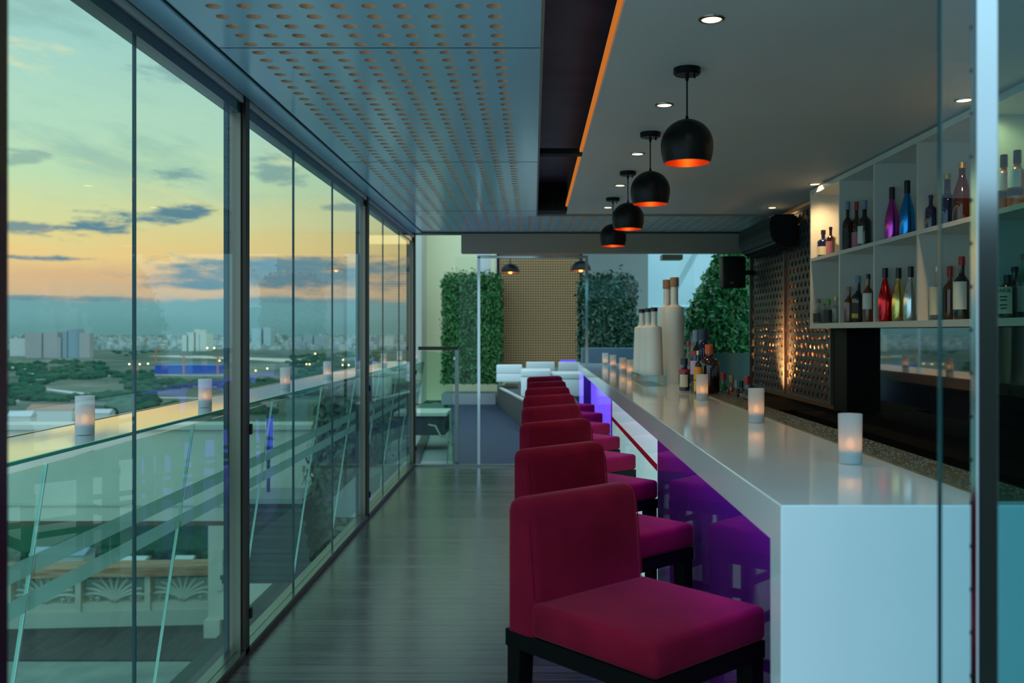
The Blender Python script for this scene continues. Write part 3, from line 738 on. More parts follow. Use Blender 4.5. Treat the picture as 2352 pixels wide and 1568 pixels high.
# ================================================================== BACK BAR
t = thing('back_bar_cabinet', 'low black back bar cabinet under the bottle shelf', 'cabinet', (2.0, 4.6, 0))
obj('body', bxm(.02, .465, -3.0, 2.55, 0, .86), M['black_soft'], t)
obj('worktop', bxm(0, .468, -3.02, 2.57, .86, .90), M['backtop'], t)
for i in range(5): obj('door', bxm(0, .02, -2.98+i*1.1, -1.9+i*1.1, .08, .84), M['black'], t)
for i in range(4):
    struct('mirror_wall_%d' % (i+1), bxm(2.455, 2.469, 1.6+i*1.35, 2.945+i*1.35, .9, 1.527), M['mirror'])
struct('pillar', bxm(2.33, 2.469, 6.98, 7.29, .9, 1.526), M['black_soft'])
# perforated metal screens beside the shelf
def make_screen(label, loc, ny, first):
    t = thing('metal_screen', label, 'screen', loc, 0, 'perforated metal screens')
    py, pz = .117, .0665; nz_ = 24; th = .012
    bm = nb(); seg = 12
    # triangular, round-cornered openings, alternating rows offset
    for j in range(nz_):
        for i in range(ny+1):
            off = (py/2 if j % 2 else 0)
            cyy = i*py+off; czz = .02+(j+.5)*pz
            if cyy-py/2 < -1e-6 or cyy+py/2 > ny*py+1e-6: 
                continue
            inn, outr = [], []
            for k in range(seg):
                a = 2*PI*(k+.5)/seg; c, s = math.cos(a), math.sin(a)
                q = max(abs(c), abs(s)); outr.append((cyy+py/2*c/q, czz+pz/2*s/q))
                ww = .040*(1-.55*max(0, s))*(1 if s < .6 else .8)
                inn.append((cyy+ww*c, czz+.0255*s-.001))
            O = [bm.verts.new((0, *p)) for p in outr]; I = [bm.verts.new((0, *p)) for p in inn]; Bk = [bm.verts.new((th, *p)) for p in inn]
            cor = [bm.verts.new((0, cyy+sy_*py/2, czz+sz*pz/2)) for sy_, sz in ((1,1),(-1,1),(-1,-1),(1,-1))]
            for k in range(seg):
                k2 = (k+1) % seg
                bm.faces.new((O[k], O[k2], I[k2], I[k])); bm.faces.new((I[k], I[k2], Bk[k2], Bk[k]))
                a1 = 2*PI*(k+.5)/seg; a2 = 2*PI*(k+1.5)/seg
                for q in range(4):
                    if a1 < PI/4+q*PI/2 < a2: bm.faces.new((O[k], O[k2], cor[q]))
        # half cells at row ends
        if j % 2:
            for y0, y1 in ((0, py/2), (ny*py-py/2, ny*py)):
                z0 = .02+j*pz
                bm.faces.new([bm.verts.new(p) for p in ((0, y0, z0), (0, y1, z0), (0, y1, z0+pz), (0, y0, z0+pz))])
    obj('pierced_sheet', bm, M['screen'], t)
    H = nz_*pz+.04
    obj('stile', bxm(-.02, .03, -.03, 0, 0, H), M['screen_frame'], t)
    obj('rail', bxm(-.01, .02, 0, ny*py, 0, .02), M['screen_frame'], t)
    obj('rail', bxm(-.01, .02, 0, ny*py, H-.02, H), M['screen_frame'], t)
    return t
s1 = make_screen('dark pierced metal wall screen beside the black pillar', (2.33, 7.335, .93), 11, True)
s2 = dup(s1, (2.33, 8.685, .93), 'dark pierced metal wall screen next to the leafy wall')
struct('trim_50', bxm(2.30, 2.36, 9.975, 10.01, .9, 2.55), M['screen_frame'])
struct('wall_screen_back', bxm(2.40, 2.42, 7.31, 10.0, .6, 2.58), M['screen_back'])
for k, y in enumerate((7.5, 8.1, 8.9, 9.5)):
    point('screen_backlight', (2.385, y, 1.35), (1, .45, .15), 2.2, .01)
# uplight fixture on a shelf in front of the screens
t = thing('uplight', 'small black uplight on the back ledge shining on the metal screens', 'lamp', (1.90, 8.69, .9))
bm = nb(); lathe(bm, [(0, 0), (.04, 0), (.04, .06), (.032, .065), (.032, .05), (0, .05)], seg=20); obj('housing', bm, M['black'], t, smooth='auto')
spot('uplight_beam', (0, 0, .085), (1, .46, .16), 170, math.radians(74), .9, .02, t, rot=Vector((.40, 0, .26)).to_track_quat('-Z', 'Y').to_euler())
t2 = tag(obj('service_ledge', bxm(1.86, 2.32, 7.2, 9.9, .82, .9), M['backtop']), 'black service ledge below the pierced metal screens', 'ledge')

# speed rail behind the counter with bottles
t = thing('speed_rail', 'steel bottle rail on the bartender side of the counter', 'rack', (1.25, 5.4, .93))
obj('tray', bxm(0, .13, 0, 2.2, 0, .012), M['steel'], t); obj('lip', bxm(.125, .13, 0, 2.2, .012, .08), M['steel'], t)
for y in (.3, 1.8): obj('bracket', bxm(-.0095, 0, y, y+.03, 0, .13), M['steel'], t)
GR = 'bottles in the speed rail'
for px, X, h, r, g, c, lb, txt in [(1662, 1.315, .275, .040, 'green', 'red', (), 'green bottle with red foil cap in the speed rail'),
                         (1680, 1.33, .265, .036, 'amber', 'gold', (), 'amber bottle with gold cap beside the green bottle'),
                         (1691, 1.33, .24, .030, 'clear', 'silver', (), 'short clear bottle with silver cap between amber and black capped bottles'),
                         (1703, 1.33, .245, .034, 'dark', 'black', (), 'dark bottle with black cap in the speed rail'),
                         (1716, 1.315, .285, .040, 'clear', 'red', [(.02, .2, 'cream', 1, FA)], 'clear bottle with white neck and red top in the speed rail')]:
    make_bottle(txt, (X, X*F/(px-1225), .943), h, r, g, c, labels=lb, group=GR, capf=.18)

# bottle group on the counter
GC = 'spirit bottles grouped on the counter'
def cb(px, D, label, h, r, g, c, z=1.112, **k): return make_bottle(label, ((px-1225)*D/F, D, z), h, r, g, c, group=GC, **k)
FC = math.radians(255)
cb(1629, 6.02, 'big rounded dark brown bottle with an orange sealed cap', .307, .066, 'brown', 'orange', shape='jar', capf=.20, nr=.34)
cb(1616, 6.30, 'tall dark bottle with a navy and yellow cap', .405, .052, 'navy', 'navy', capf=.17, labels=[(.30, .52, 'bluep', 1.2, FC)], neck=.22, nr=.52)
cb(1598, 6.14, 'tall slim bottle with grey blue cap and lilac label', .40, .034, 'dark', 'bluegrey', capf=.19, labels=[(.28, .50, 'lilac', 1.3, FC), (.60, .66, 'red', 1.2, FC)], neck=.26, nr=.5)
cb(1590.5, 6.45, 'clear bottle with black cap and a long neck', .385, .042, 'clear', 'black', capf=.05, neck=.34, nr=.36, labels=[(.05, .3, 'white', 1.2, FC)])
cb(1581.5, 6.28, 'clear bottle with small red cap and white label', .325, .036, 'clear', 'red', capf=.08, labels=[(.14, .5, 'white', 1.2, FC)], neck=.3)
cb(1571.5, 6.20, 'squat blue bottle with a red ribbon and cream label', .215, .036, 'navy', 'navy', capf=.2, labels=[(.12, .5, 'cream', .8, FC), (.56, .66, 'red', 1.6, FC)], neck=.3, nr=.55)
cb(1603.5, 5.93, 'bottle with a yellow and orange fruit label', .27, .026, 'dark', 'silver', capf=.1, labels=[(.05, .30, 'yellow', 1.2, FC), (.32, .62, 'orange', 1.3, FC)], neck=.26)

# big frosted display bottles and their clear block
blk = tag(obj('display_block', bxm(.80, .975, 6.86, 7.66, 1.10, 1.182, .004), M['acrylic']), 'clear acrylic block carrying three frosted bottles', 'block')
def frosted(label, loc, h, r0, r1, nr, hb, capm, big):
    t = thing('display_bottle', label, 'bottle', loc, 0, 'frosted white display bottles')
    pr = [(0, 0), (r0*.96, 0), (r0, .006)]
    for k in range(1, 9): f = k/8; pr.append((r0+(r1-r0)*(f**.7), hb*f))
    pr += [(r1*.96, hb+.008), (nr*1.5, hb+.018), (nr*1.05, hb+.03), (nr, hb+.06), (nr, h-.035), (nr*1.12, h-.034), (nr*1.12, h-.022), (0, h-.022)]
    bm = nb(); lathe(bm, pr, seg=32); obj('glass_body', bm, M['frost_bottle'], t, smooth='auto')
    bm = nb()
    if big: lathe(bm, [(nr*1.02, h-.075), (nr*1.18, h-.07), (nr*1.2, h-.01), (nr*1.1, h), (0, h)], seg=20)
    else: lathe(bm, [(nr*1.02, h-.03), (nr*1.25, h-.03), (nr*1.25, h-.003), (nr*1.1, h), (0, h)], seg=20)
    obj('stopper', bm, capm, t, smooth='auto')
    # vertical row of small dark characters on the neck
    bm = nb(); a = math.radians(205); n = 8; z1 = h-.10 if big else h-.06; z0 = hb+.06 if big else hb+.045
    for i in range(n):
        z = z0+(z1-z0)*i/(n-1); s = (z1-z0)/n*.33
        ca, sa = math.cos(a), math.sin(a)
        for du, dz, wu, wz in ((-.4, 0, .16, 1), (.4, 0, .16, 1), (0, .85, .5, .16)) if i % 2 else ((-.4, 0, .16, 1), (0, -.8, .5, .16), (0, 0, .5, .16)):
            ux, uy = -sa, ca
            c = Vector((ca*(nr+.0006), sa*(nr+.0006), z+dz*s))
            e1 = Vector((ux, uy, 0))*s*wu; e2 = Vector((0, 0, s*wz)); c += Vector((ux, uy, 0))*s*du
            bm.faces.new([bm.verts.new(c+p) for p in (-e1-e2, e1-e2, e1+e2, -e1+e2)])
    obj('neck_lettering', bm, M['label_ink'], t)
    return t
frosted('tall frosted white display bottle with wooden stopper, in front of its twin', (1.100, 7.32, 1.10), .825, .083, .073, .029, .585, M['cork'], True)
frosted('tall frosted white display bottle with wooden stopper, behind its twin', (1.09, 7.66, 1.10), .825, .083, .073, .029, .585, M['cork'], True)
frosted('black capped frosted bottle on the clear block, standing first', (.897, 6.98, 1.182), .50, .072, .058, .021, .345, C_['black'], False)
frosted('black capped frosted bottle on the clear block, middle of three', (.884, 7.22, 1.182), .50, .072, .058, .021, .345, C_['black'], False)
frosted('black capped frosted bottle on the clear block, last of three', (.862, 7.47, 1.182), .50, .072, .058, .021, .345, C_['black'], False)
bm = nb(); lathe(bm, [(0, 0), (.022, 0), (.028, .03), (.020, .05), (0, .052)], seg=16)
o = obj('silver_cup', bm, M['chrome'], smooth=True); o.location = (.87, 7.95, 1.10); tag(o, 'tiny chrome cup beside the frosted bottles', 'cup')

# ================================================================== AC UNIT, SPEAKER
t = thing('air_conditioner', 'black wall air conditioner above the pierced screens', 'air conditioner', (2.30, 8.2, 2.24))
bm = nb(); pts = [(0, 0), (-.12, 0), (-.20, .04), (-.235, .12), (-.235, .24), (-.21, .285), (0, .29)]
prism(bm, pts, 'y', 0, 1.25); 
bmesh.ops.bevel(bm, geom=[e for e in bm.edges if abs(e.verts[0].co.y-e.verts[1].co.y) > .5], offset=.02, segments=3, affect='EDGES')
obj('housing', bm, M['black'], t, smooth='auto')
bm = nb()
for i in range(3): box(bm, -.19+i*.05, -.165+i*.05, .08, 1.17, -.010-.002*i, -.004)
obj('louver', bm, M['black_soft'], t)
t = thing('wall_speaker', 'black wall speaker with rounded corners in front of the leafy wall', 'speaker', (2.30, 9.92, 1.96))
obj('cabinet', bxm(-.32, -.075, -.1, .1, 0, .335, .02, 4), M['black'], t, smooth='auto')
obj('bracket', bxm(-.08, .04, -.02, .02, .14, .19), M['black_metal'], t)
o = obj('badge', bxm(-.245, -.205, -.103, -.1, .045, .062), M['steel'], t); o['label'] = 'small grey badge'

# ================================================================== DOORWAY AT CAMERA
DP = 1.50
t = thing('door_post', 'polished steel doorway post in front of the counter end', 'post', (.709, DP, 0))
obj('shaft', bxm(0, .034, 0, .024, -.05, 3.2, .0015, 1), mat('polished_post_steel', (.55, .60, .62), .13, 1.0), t)
bm = nb()
for i in range(40): box(bm, -.0015, 0, .019, .023, .1+i*.07, .106+i*.07)
obj('gasket', bm, M['black'], t)
t = thing('glass_door', 'clear glass side pane with dark green edge beside the steel post', 'glass pane', (.6535, DP+.004, 0))
obj('sheet', bxm(.001, .054, 0, .012, -.05, 3.2), M['door_glass'], t)
obj('edge', bxm(-.001, .001, 0, .012, -.05, 3.2), M['pane_edge'], t)
tag(obj('tinted_pane', bxm(.744, 1.9, DP+.006, DP+.018, -.05, 3.2), M['dark_glass']), 'teal tinted glass pane beside the polished steel post', 'glass pane')
t = thing('doorway_jamb', 'dark doorway jamb at the window side of the view', 'post', (-.80, 1.3, 0))
obj('upper', bxm(-.1, .045, 0, .05, 1.72, 3.2), M['jambwood'] if 'jambwood' in M else mat('dark_bronze_wood', (.03, .018, .008), .4), t)
obj('lower', bxm(-.1, .045, 0, .05, -.05, 1.72), mat('dark_plum_lacquer', (.02, .006, .014), .3), t)

struct('wall_behind', bxm(1.2, 5.5, -3.3, -3.1, -3, 2.37), M['dark_slate'])
# ================================================================== FAR GLAZED END
struct('trim_60', bxm(-.79, 2.35, 10.28, 10.44, 2.365, 2.575), M['beam'])
struct('trim_61', bxm(-1.33, 2.47, 10.28, 10.5, 2.58, 2.60), M['steel_dark'])
struct('trim_62', bxm(-1.33, .57, 10.46, 10.54, -.01, .02), M['steel'])
def chrome(n, *a): return struct(n, bxm(*a), M['chrome'])
chrome('trim_63', -.625, -.595, 10.5, 10.53, .0, 2.34)
chrome('trim_64', -.625, .61, 10.5, 10.53, 2.325, 2.355)
chrome('trim_65', .582, .612, 10.5, 10.53, 1.101, 2.325)
struct('window_20', bxm(-.875, -.63, 10.512, 10.520, .02, 2.34), M['pane'])
struct('window_21', bxm(.615, 1.55, 10.512, 10.520, 1.101, 2.36), M['door_glass'])
struct('window_22', bxm(1.556, 1.8, 10.512, 10.520, 1.101, 2.36), M['door_glass'])
# gate with dark rail at the window end
t = thing('glass_gate', 'glass balustrade gate with dark top rail and steel post by the terrace', 'gate', (-1.30, 10.6, 0))
obj('top_rail', bxm(0, .45, 0, .045, 1.295, 1.335), M['steel_dark'], t)
obj('post', bxm(.415, .455, 0, .045, 0, 1.30), M['steel'], t)
obj('handle', bxm(.40, .43, -.03, 0, 1.18, 1.22, .004), M['chrome'], t)
bm = nb(); prism(bm, [(.02, .04), (.39, .04), (.39, 1.235), (.16, 1.28), (.02, 1.28)], 'y', .02, .03)
obj('glass_sheet', bm, M['rail_glass'], t)

# ================================================================== TERRACE BEYOND
bm = nb(); prism(bm, [(-.90, 10.54), (6.5, 10.54), (6.5, 26), (-2.6, 26), (-1.75, 20)], 'z', -.12, -.005)
struct('floor_terrace', bm, M['blue_deck'])
def hedge(label, x0, x1, y0, y1, z0, z1, n, m, size=.05, top_var=.06, taper=None, name='hedge'):
    t = thing(name, label, 'hedge', ((x0+x1)/2, (y0+y1)/2, z0))
    cx, cy0 = (x0+x1)/2, (y0+y1)/2
    rnd = random.Random(int(abs(x0*100)+n))
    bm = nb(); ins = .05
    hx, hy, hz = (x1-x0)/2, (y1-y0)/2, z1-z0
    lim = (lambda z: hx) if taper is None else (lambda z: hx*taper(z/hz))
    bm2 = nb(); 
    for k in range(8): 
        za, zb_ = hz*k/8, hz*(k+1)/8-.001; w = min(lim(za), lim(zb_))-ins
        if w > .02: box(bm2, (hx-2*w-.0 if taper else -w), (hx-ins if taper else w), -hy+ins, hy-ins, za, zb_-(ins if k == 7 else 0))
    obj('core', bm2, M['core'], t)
    for i in range(n):
        z = rnd.random()*hz; f = rnd.random()
        w = lim(z)
        if f < .58: p = Vector((rnd.uniform(-w, w), -hy, z)); nrm = Vector((0, -1, 0))
        elif f < .72: p = Vector((-w, rnd.uniform(-hy, hy), z)); nrm = Vector((-1, 0, .2))
        elif f < .86: p = Vector((w, rnd.uniform(-hy, hy), z)); nrm = Vector((1, 0, .2))
        else: z = hz; w = lim(hz*.97); p = Vector((rnd.uniform(-w, w), rnd.uniform(-hy, hy), z+rnd.gauss(0, top_var))); nrm = Vector((0, 0, 1))
        if taper: p.x += hx-w if f < .72 or f >= .86 else hx-w
        p += nrm*rnd.gauss(0, .03)
        d = (nrm*.9+Vector((rnd.gauss(0, .6), rnd.gauss(0, .6), rnd.gauss(.15, .6)))).normalized()
        u = d.cross(Vector((rnd.gauss(0, 1), rnd.gauss(0, 1), rnd.gauss(0, 1)))).normalized(); w_ = d.cross(u)
        s = size*rnd.uniform(.7, 1.3)
        q = [p-u*s, p-w_*s*.45+d*s*.12, p+u*s, p+w_*s*.45+d*s*.12]
        bm.faces.new([bm.verts.new(v) for v in q])
    o = obj('foliage', bm, m, t)
    return t
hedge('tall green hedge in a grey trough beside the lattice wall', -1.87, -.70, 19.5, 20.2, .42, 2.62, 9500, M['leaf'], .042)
tag(obj('planter_trough', bxm(-1.9, -.78, 19.4, 20.25, 0, .22), M['grey_planter']), 'long grey planter trough under the tall green hedge', 'planter')
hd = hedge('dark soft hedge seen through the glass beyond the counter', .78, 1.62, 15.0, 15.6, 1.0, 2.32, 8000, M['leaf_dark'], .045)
obj('planter', bxm(-.42, .42, -.3, .3, -1.0, -.01), M['slate_planter'], hd)
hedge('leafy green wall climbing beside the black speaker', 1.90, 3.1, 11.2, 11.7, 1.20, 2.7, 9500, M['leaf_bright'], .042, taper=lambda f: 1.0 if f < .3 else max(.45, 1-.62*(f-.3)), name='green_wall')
tag(obj('planter_wall', bxm(1.88, 3.3, 11.1, 11.75, 0, 1.25), M['green_planter']), 'dark green planter wall under the leafy green wall', 'planter')
tag(obj('planter_wall', bxm(.66, 1.86, 12.6, 13.0, 0, 1.28), M['slate_planter']), 'slate blue planter wall just beyond the far end of the counter', 'planter')
# walls
struct('wall_beige', bxm(-2.75, -.3, 22.0, 22.3, -.1, 4.6), M['beige_wall'])
struct('wall_beige_return', bxm(-2.75, -2.5, 21.0, 22.0, -.1, 4.6), M['cream'])
for i, (x0, x1) in enumerate(((-1.27, -.95), (-.86, -.74))):
    struct('trim_%d' % (70+i), bxm(x0, x1, 21.0, 21.05, 2.3, 4.2), M['white'])
struct('wall_pale', bxm(1.2, 7.5, 22.0, 22.3, -.1, 5.5), M['pale_wall'])
struct('wall_taupe', bxm(.95, 2.2, 18.0, 18.2, 0, 4.2), mat('taupe_wall', (.22, .23, .20), .7))
# lattice wall: real openwork in front of a warm board
t = thing('lattice_screen', 'brown openwork lattice wall panel behind the white sofas', 'screen', (-.72, 20.3, .75))
bm = nb(); Wd, Ht = 1.72, 2.35; p = .0533
for i in range(int(Wd/p)+1): box(bm, i*p-.010, i*p+.010, -.02, 0, 0, Ht)
for j in range(int(Ht/p)+1): box(bm, 0, Wd, -.028, -.021, j*p-.011, j*p+.011)
obj('lattice', bm, mat('tan_lattice', (.52, .29, .12), .5), t)
obj('backing', bxm(-.03, Wd+.03, .03, .06, -.02, Ht+.3), mat('brown_backing', (.16, .06, .015), .6), t)
obj('frame_side', bxm(Wd+.01, Wd+.07, -.05, .06, -.1, Ht+.3), M['black_soft'], t)
obj('frame_side', bxm(-.07, -.03, -.05, .06, -.1, Ht+.3), M['black_soft'], t)
# raised platform and sofas
bm = nb(); prism(bm, [(-.74, 19.3), (-.10, 14.2), (.70, 14.2), (.70, 17.9), (.93, 17.9), (.93, 20.2), (-.60, 20.2), (-.60, 19.36)], 'z', 0, .40)
pf = thing('platform', 'raised dark platform with pale edge carrying the white sofas', 'platform', (0, 0, 0))
obj('body', bm, mat('dark_platform', (.03, .04, .042), .5), pf)
bm = nb(); prism(bm, [(-.66, 18.2), (-.05, 14.3), (-.01, 14.3), (-.60, 18.2)], 'z', .40, .425); obj('edge_strip', bm, M['white'], pf)
def sofa(label, x0, x1, y0, y1, z0, zt, legs=True, back=True, name='lounge_sofa', cat='sofa'):
    t = thing(name, label, cat, ((x0+x1)/2, (y0+y1)/2, z0), 0)
    hx, hy = (x1-x0)/2, (y1-y0)/2
    lz = .12 if legs else 0
    if back:
        obj('seat', bxm(-hx, hx, -hy, hy, lz, (zt-z0)*.62, .02, 3), M['white_vinyl'], t, smooth='auto')
        obj('backrest', bxm(-hx, hx, -hy, -hy+.16, (zt-z0)*.62, zt-z0, .02, 3), M['white_vinyl'], t, smooth='auto')
    else:
        obj('seat', bxm(-hx, hx, -hy, hy, lz, (zt-z0)*.72, .015, 2), M['white_vinyl'], t, smooth='auto')
        obj('cushion', bxm(-hx, hx, -hy, hy, (zt-z0)*.72+.004, zt-z0, .02, 3), M['white_vinyl'], t, smooth='auto')
    if legs:
        for sx in (-1, 1):
            for sy in (-1, 1): obj('leg', bxm(sx*(hx-.06)-.015, sx*(hx-.06)+.015, sy*(hy-.06)-.015, sy*(hy-.06)+.015, 0, lz), M['chrome'], t)
    return t
sofa('white lounge armchair on slim steel legs by the hedge', -.72, -.22, 18.3, 18.9, .401, .86)
sofa('white cube ottoman with a padded top in front of the sofas', -.21, .30, 15.9, 16.6, .401, .86, legs=False, back=False, name='ottoman', cat='ottoman')
sofa('second white padded ottoman, next to the violet lit counter end', .31, .86, 16.0, 16.8, .401, .80, legs=False, back=False, name='ottoman', cat='ottoman')
sofa('long white sofa back below the lattice wall', -.15, .44, 19.4, 19.95, .401, .88)
sofa('white sofa below the lattice wall, next to the dark frame', .52, .98, 19.4, 19.95, .401, .88)
tag(obj('violet_lamp', bxm(.56, .94, 19.41, 19.45, .881, .915), M['violet_panel']), 'thin violet light strip above the far white sofas', 'light strip')
# terrace pendants: wide half domes
def dome(label, x, y, z):
    t = thing('dome_pendant', label, 'pendant lamp', (x, y, z), 0, 'dome pendants on the terrace')
    R = .185
    out = [(R*math.sin(k/12*PI/2), R*math.cos(k/12*PI/2)) for k in range(13)]
    bm = nb(); lathe(bm, out, seg=32); obj('shade', bm, M['black_metal'], t, smooth='auto')
    bm = nb(); lathe(bm, [(R, 0)]+[(max(r-.006, 0), z-.004) for r, z in out[::-1]], seg=32); obj('inner_shade', bm, M['copper'], t, smooth='auto')
    bm = nb(); lathe(bm, [(0, .06), (.03, .04), (.035, .0), (.02, -.02), (0, -.025)], seg=14); obj('bulb', bm, M['bulb'], t, smooth=True)
    bm = nb(); tube(bm, [(0, 0, R), (0, 0, 1.6)], .008, 8); obj('cord', bm, M['black'], t)
    return t
dome('dark half dome pendant hanging before the lattice wall', (1172-1225)*18/F, 18, 2.64)
dome('dark half dome pendant hanging at the chrome door frame beyond', (1334-1225)*17/F, 17, 2.61)
struct('roof_terrace', bxm(-.9, 1.9, 16.5, 18.6, 4.24, 4.3), M['black_soft'])
# stair with glass guard and diagonal rail
t = thing('stair_guard', 'glass stair guard with a pale sloping handrail on the terrace', 'railing', (2.4, 18.5, 0))
p = [at(1425, 757, 18.5), at(1500, 706, 18.5), at(1590, 704, 18.5)]; off = Vector((2.4, 18.5, 0))
bm = nb(); tube(bm, [q-off for q in p], .035, 8); obj('handrail', bm, mat('pale_blue_rail', (.45, .62, .66), .4), t)
obj('newel', bxm(p[0].x-2.4-.03, p[0].x-2.4+.03, -.03, .03, 0, p[0].z), M['pale_wall'], t)
bm = nb(); prism(bm, [(p[0].x-2.4, .9), (p[2].x-2.4, .9), (p[2].x-2.4, p[2].z-.03), (p[1].x-2.4, p[1].z-.03), (p[0].x-2.4, p[0].z-.03)], 'y', -.006, .006)
obj('glass_sheet', bm, M['dark_glass'], t)
bm = nb(); a_, b_ = at(1545, 660, 20), at(1592, 575, 20); tube(bm, [a_, b_], .13, 4)
tag(obj('roof_brace', bm, M['pale_wall']), 'pale diagonal brace high on the blue terrace wall', 'brace')
tag(obj('ceiling_box', bxm(1.45, 1.68, 10.55, 10.75, 2.315, 2.37), M['beam']), 'small brown fixture box under the beam', 'fixture')
tag(obj('plant_pot', bxm(2.05, 2.25, 17.0, 17.3, 0, 1.2), M['pale_wall']), 'slim pale pedestal standing by the stair guard', 'pedestal')

# ================================================================== OUTSIDE, BELOW THE WINDOWS
# neighbour terrace with portico
PD = 16.0
lx0, lx1 = -10.5, (735-1225)*PD/F
struct('floor_neighbour', bxm(-13, -4.9, 14.9, 17.6, -3.9, -3.70), M['terrace_deck'])
struct('floor_neighbour_stone', bxm(-13, -4.2, 10.5, 14.88, -3.9, -3.72), M['terrace_stone'])
t = thing('portico', 'cream portico with a deep lintel and one square pillar across the terrace', 'building', (-7, PD, -3.7))
def pb(name, x0, x1, y0, y1, z0, z1, m): return obj(name, bxm(x0+7, x1+7, y0-PD, y1-PD, z0+3.7, z1+3.7), m, t)
pb('lintel', lx0, lx1, PD, PD+.5, -1.72, -.16, M['cream'])
pb('cornice', lx0, lx1+.06, PD-.06, PD+.56, -.16, -.08, M['cream_dark'])
pb('moulding', lx0, lx1+.02, PD-.025, PD+.0, -1.46, -1.42, M['cream_dark'])
pb('soffit', lx0, lx1, PD, PD+.5, -1.80, -1.721, mat('brown_soffit', (.12, .08, .05), .7))
pb('pillar', (478-1225)*PD/F, (526-1225)*PD/F, PD-.0, PD+.42, -3.4, -1.80, M['cream'])
pb('plinth', (470-1225)*PD/F, (520-1225)*PD/F-.1, PD-.05, PD+.45, -3.7, -3.4, M['cream'])
pb('plaque', (498-1225)*PD/F, (512-1225)*PD/F, PD-.03, PD, -2.9, -2.2, M['cream_dark'])
pb('side_wall', (526-1225)*PD/F, lx1, PD+.05, PD+.45, -3.72, -1.80, M['cream'])
# balustrade with fan reliefs
t = thing('stone_balustrade', 'curved pale balustrade with fan reliefs and timber cap', 'balustrade', (-7, 16.9, -3.7))
bm = nb(); NS = 14
def bcurve(u): return (-10.4+u*4.75, 16.35+.55*(u*2-1)**2*0+.35*u)
def strip(bm, z0, z1, d0, d1):
    for k in range(NS):
        (xa, ya), (xb, yb) = bcurve(k/NS), bcurve((k+1)/NS)
        v = [bm.verts.new(q) for q in ((xa+7, ya+d0-16.9, z0), (xb+7, yb+d0-16.9, z0), (xb+7, yb+d1-16.9, z0), (xa+7, ya+d1-16.9, z0),
                                       (xa+7, ya+d0-16.9, z1), (xb+7, yb+d0-16.9, z1), (xb+7, yb+d1-16.9, z1), (xa+7, ya+d1-16.9, z1))]
        for q in ((3,2,1,0),(4,5,6,7),(0,1,5,4),(2,3,7,6)): bm.faces.new([v[i] for i in q])
strip(bm, 0, .26, 0, .3); obj('plinth', bm, M['cream_dark'], t)
bm = nb(); strip(bm, .26, .40, .05, .25); strip(bm, .86, .90, .05, .25); obj('rail', bm, M['cream'], t)
bm = nb(); strip(bm, .90, 1.06, -.08, .45); obj('timber_cap', bm, M['rail_wood'], t)
npan = 4
for i in range(npan):
    u0, u1 = i/npan, (i+1)/npan
    xa, ya = bcurve(u0); xb, yb = bcurve(u1); xm, ym = (xa+xb)/2+7, (ya+yb)/2-16.9; w = (xb-xa)-.14
    bm = nb(); box(bm, xa+7-.05, xa+7+.05, ya-16.9+.02, ya-16.9+.24, .26, .90); obj('pillar', bm, M['cream'], t)
    bm = nb()
    for s in (-1, 1):
        for k in range(5):
            ang = math.radians(8+k*17); pts = []
            for q in range(7):
                f = q/6; rr = .47*f
                pts.append((xm+s*math.sin(ang*(.5+.5*f))*rr*1.25, ym+.10, .41+math.cos(ang*(.4+.6*f))*rr*.98))
            tube(bm, pts, .034, 6)
        for cx_, cz_, rr in ((.42, .475, .06), (.30, .455, .045)):
            tube(bm, [(xm+s*(cx_+rr*(1-q/14)*math.cos(q*.75)), ym+.10, cz_+rr*(1-q/14)*math.sin(q*.75)) for q in range(13)], .014, 5)
    obj('fan_relief', bm, M['cream_dark'], t, smooth=True)
# slatted dark roof unit, shrub, roof items seen through the second and third bays
t = thing('roof_vent', 'dark slatted roof unit with sloping sides below the windows', 'roof unit', (-3.6, 13.2, -1.9))
bm = nb(); A = [(-.62, -.5, 0), (.62, -.5, 0), (.62, .6, 0), (-.62, .6, 0)]; Bq = [(-.42, -.3, 1.05), (.40, -.3, 1.05), (.40, .5, 1.05), (-.42, .5, 1.05)]
A = [bm.verts.new(p) for p in A]; Bq = [bm.verts.new(p) for p in Bq]
bm.faces.new(A[::-1]); bm.faces.new(Bq)
for q in range(4): bm.faces.new((A[q], A[(q+1) % 4], Bq[(q+1) % 4], Bq[q]))
obj('body', bm, M['dark_slate'], t)
bm = nb()
for k in range(6): f = k/6+.05; box(bm, -.62+.2*f-.02, .62-.2*f+.02, -.53+.2*f, -.50+.2*f, f*1.05, f*1.05+.06)
obj('slat', bm, mat('slate_slat', (.035, .05, .055), .5), t)
obj('ridge', bxm(-.46, .44, -.36, .54, 1.05, 1.12), M['roof_grey'], t)
def bush(label, cx, cy0, z0, rx, ry, h, n, m, size):
    t = thing('shrub', label, 'shrub', (cx, cy0, z0)); rnd = random.Random(n)
    bm = nb(); lathe(bm, [(0, 0), (rx*.8, .02), (rx*.82, h*.5), (rx*.55, h*.85), (0, h*.95)], seg=12); obj('core', bm, M['core'], t)
    bm = nb()
    for i in range(n):
        a = rnd.random()*2*PI; f = rnd.random()**.8; r = rx*(1 if f < .55 else math.sqrt(max(0, 1-((f-.55)/.47)**2)))
        p = Vector((r*math.cos(a), r*math.sin(a), f*h)); d = Vector((math.cos(a), math.sin(a), rnd.gauss(.3, .5))).normalized()
        p += d*rnd.gauss(0, .06)
        u = d.cross(Vector((rnd.gauss(0, 1), rnd.gauss(0, 1), rnd.gauss(0, 1)))).normalized(); w_ = d.cross(u); s = size*rnd.uniform(.7, 1.3)
        bm.faces.new([bm.verts.new(v) for v in (p-u*s, p-w_*s*.5, p+u*s, p+w_*s*.5)])
    obj('foliage', bm, m, t); return t
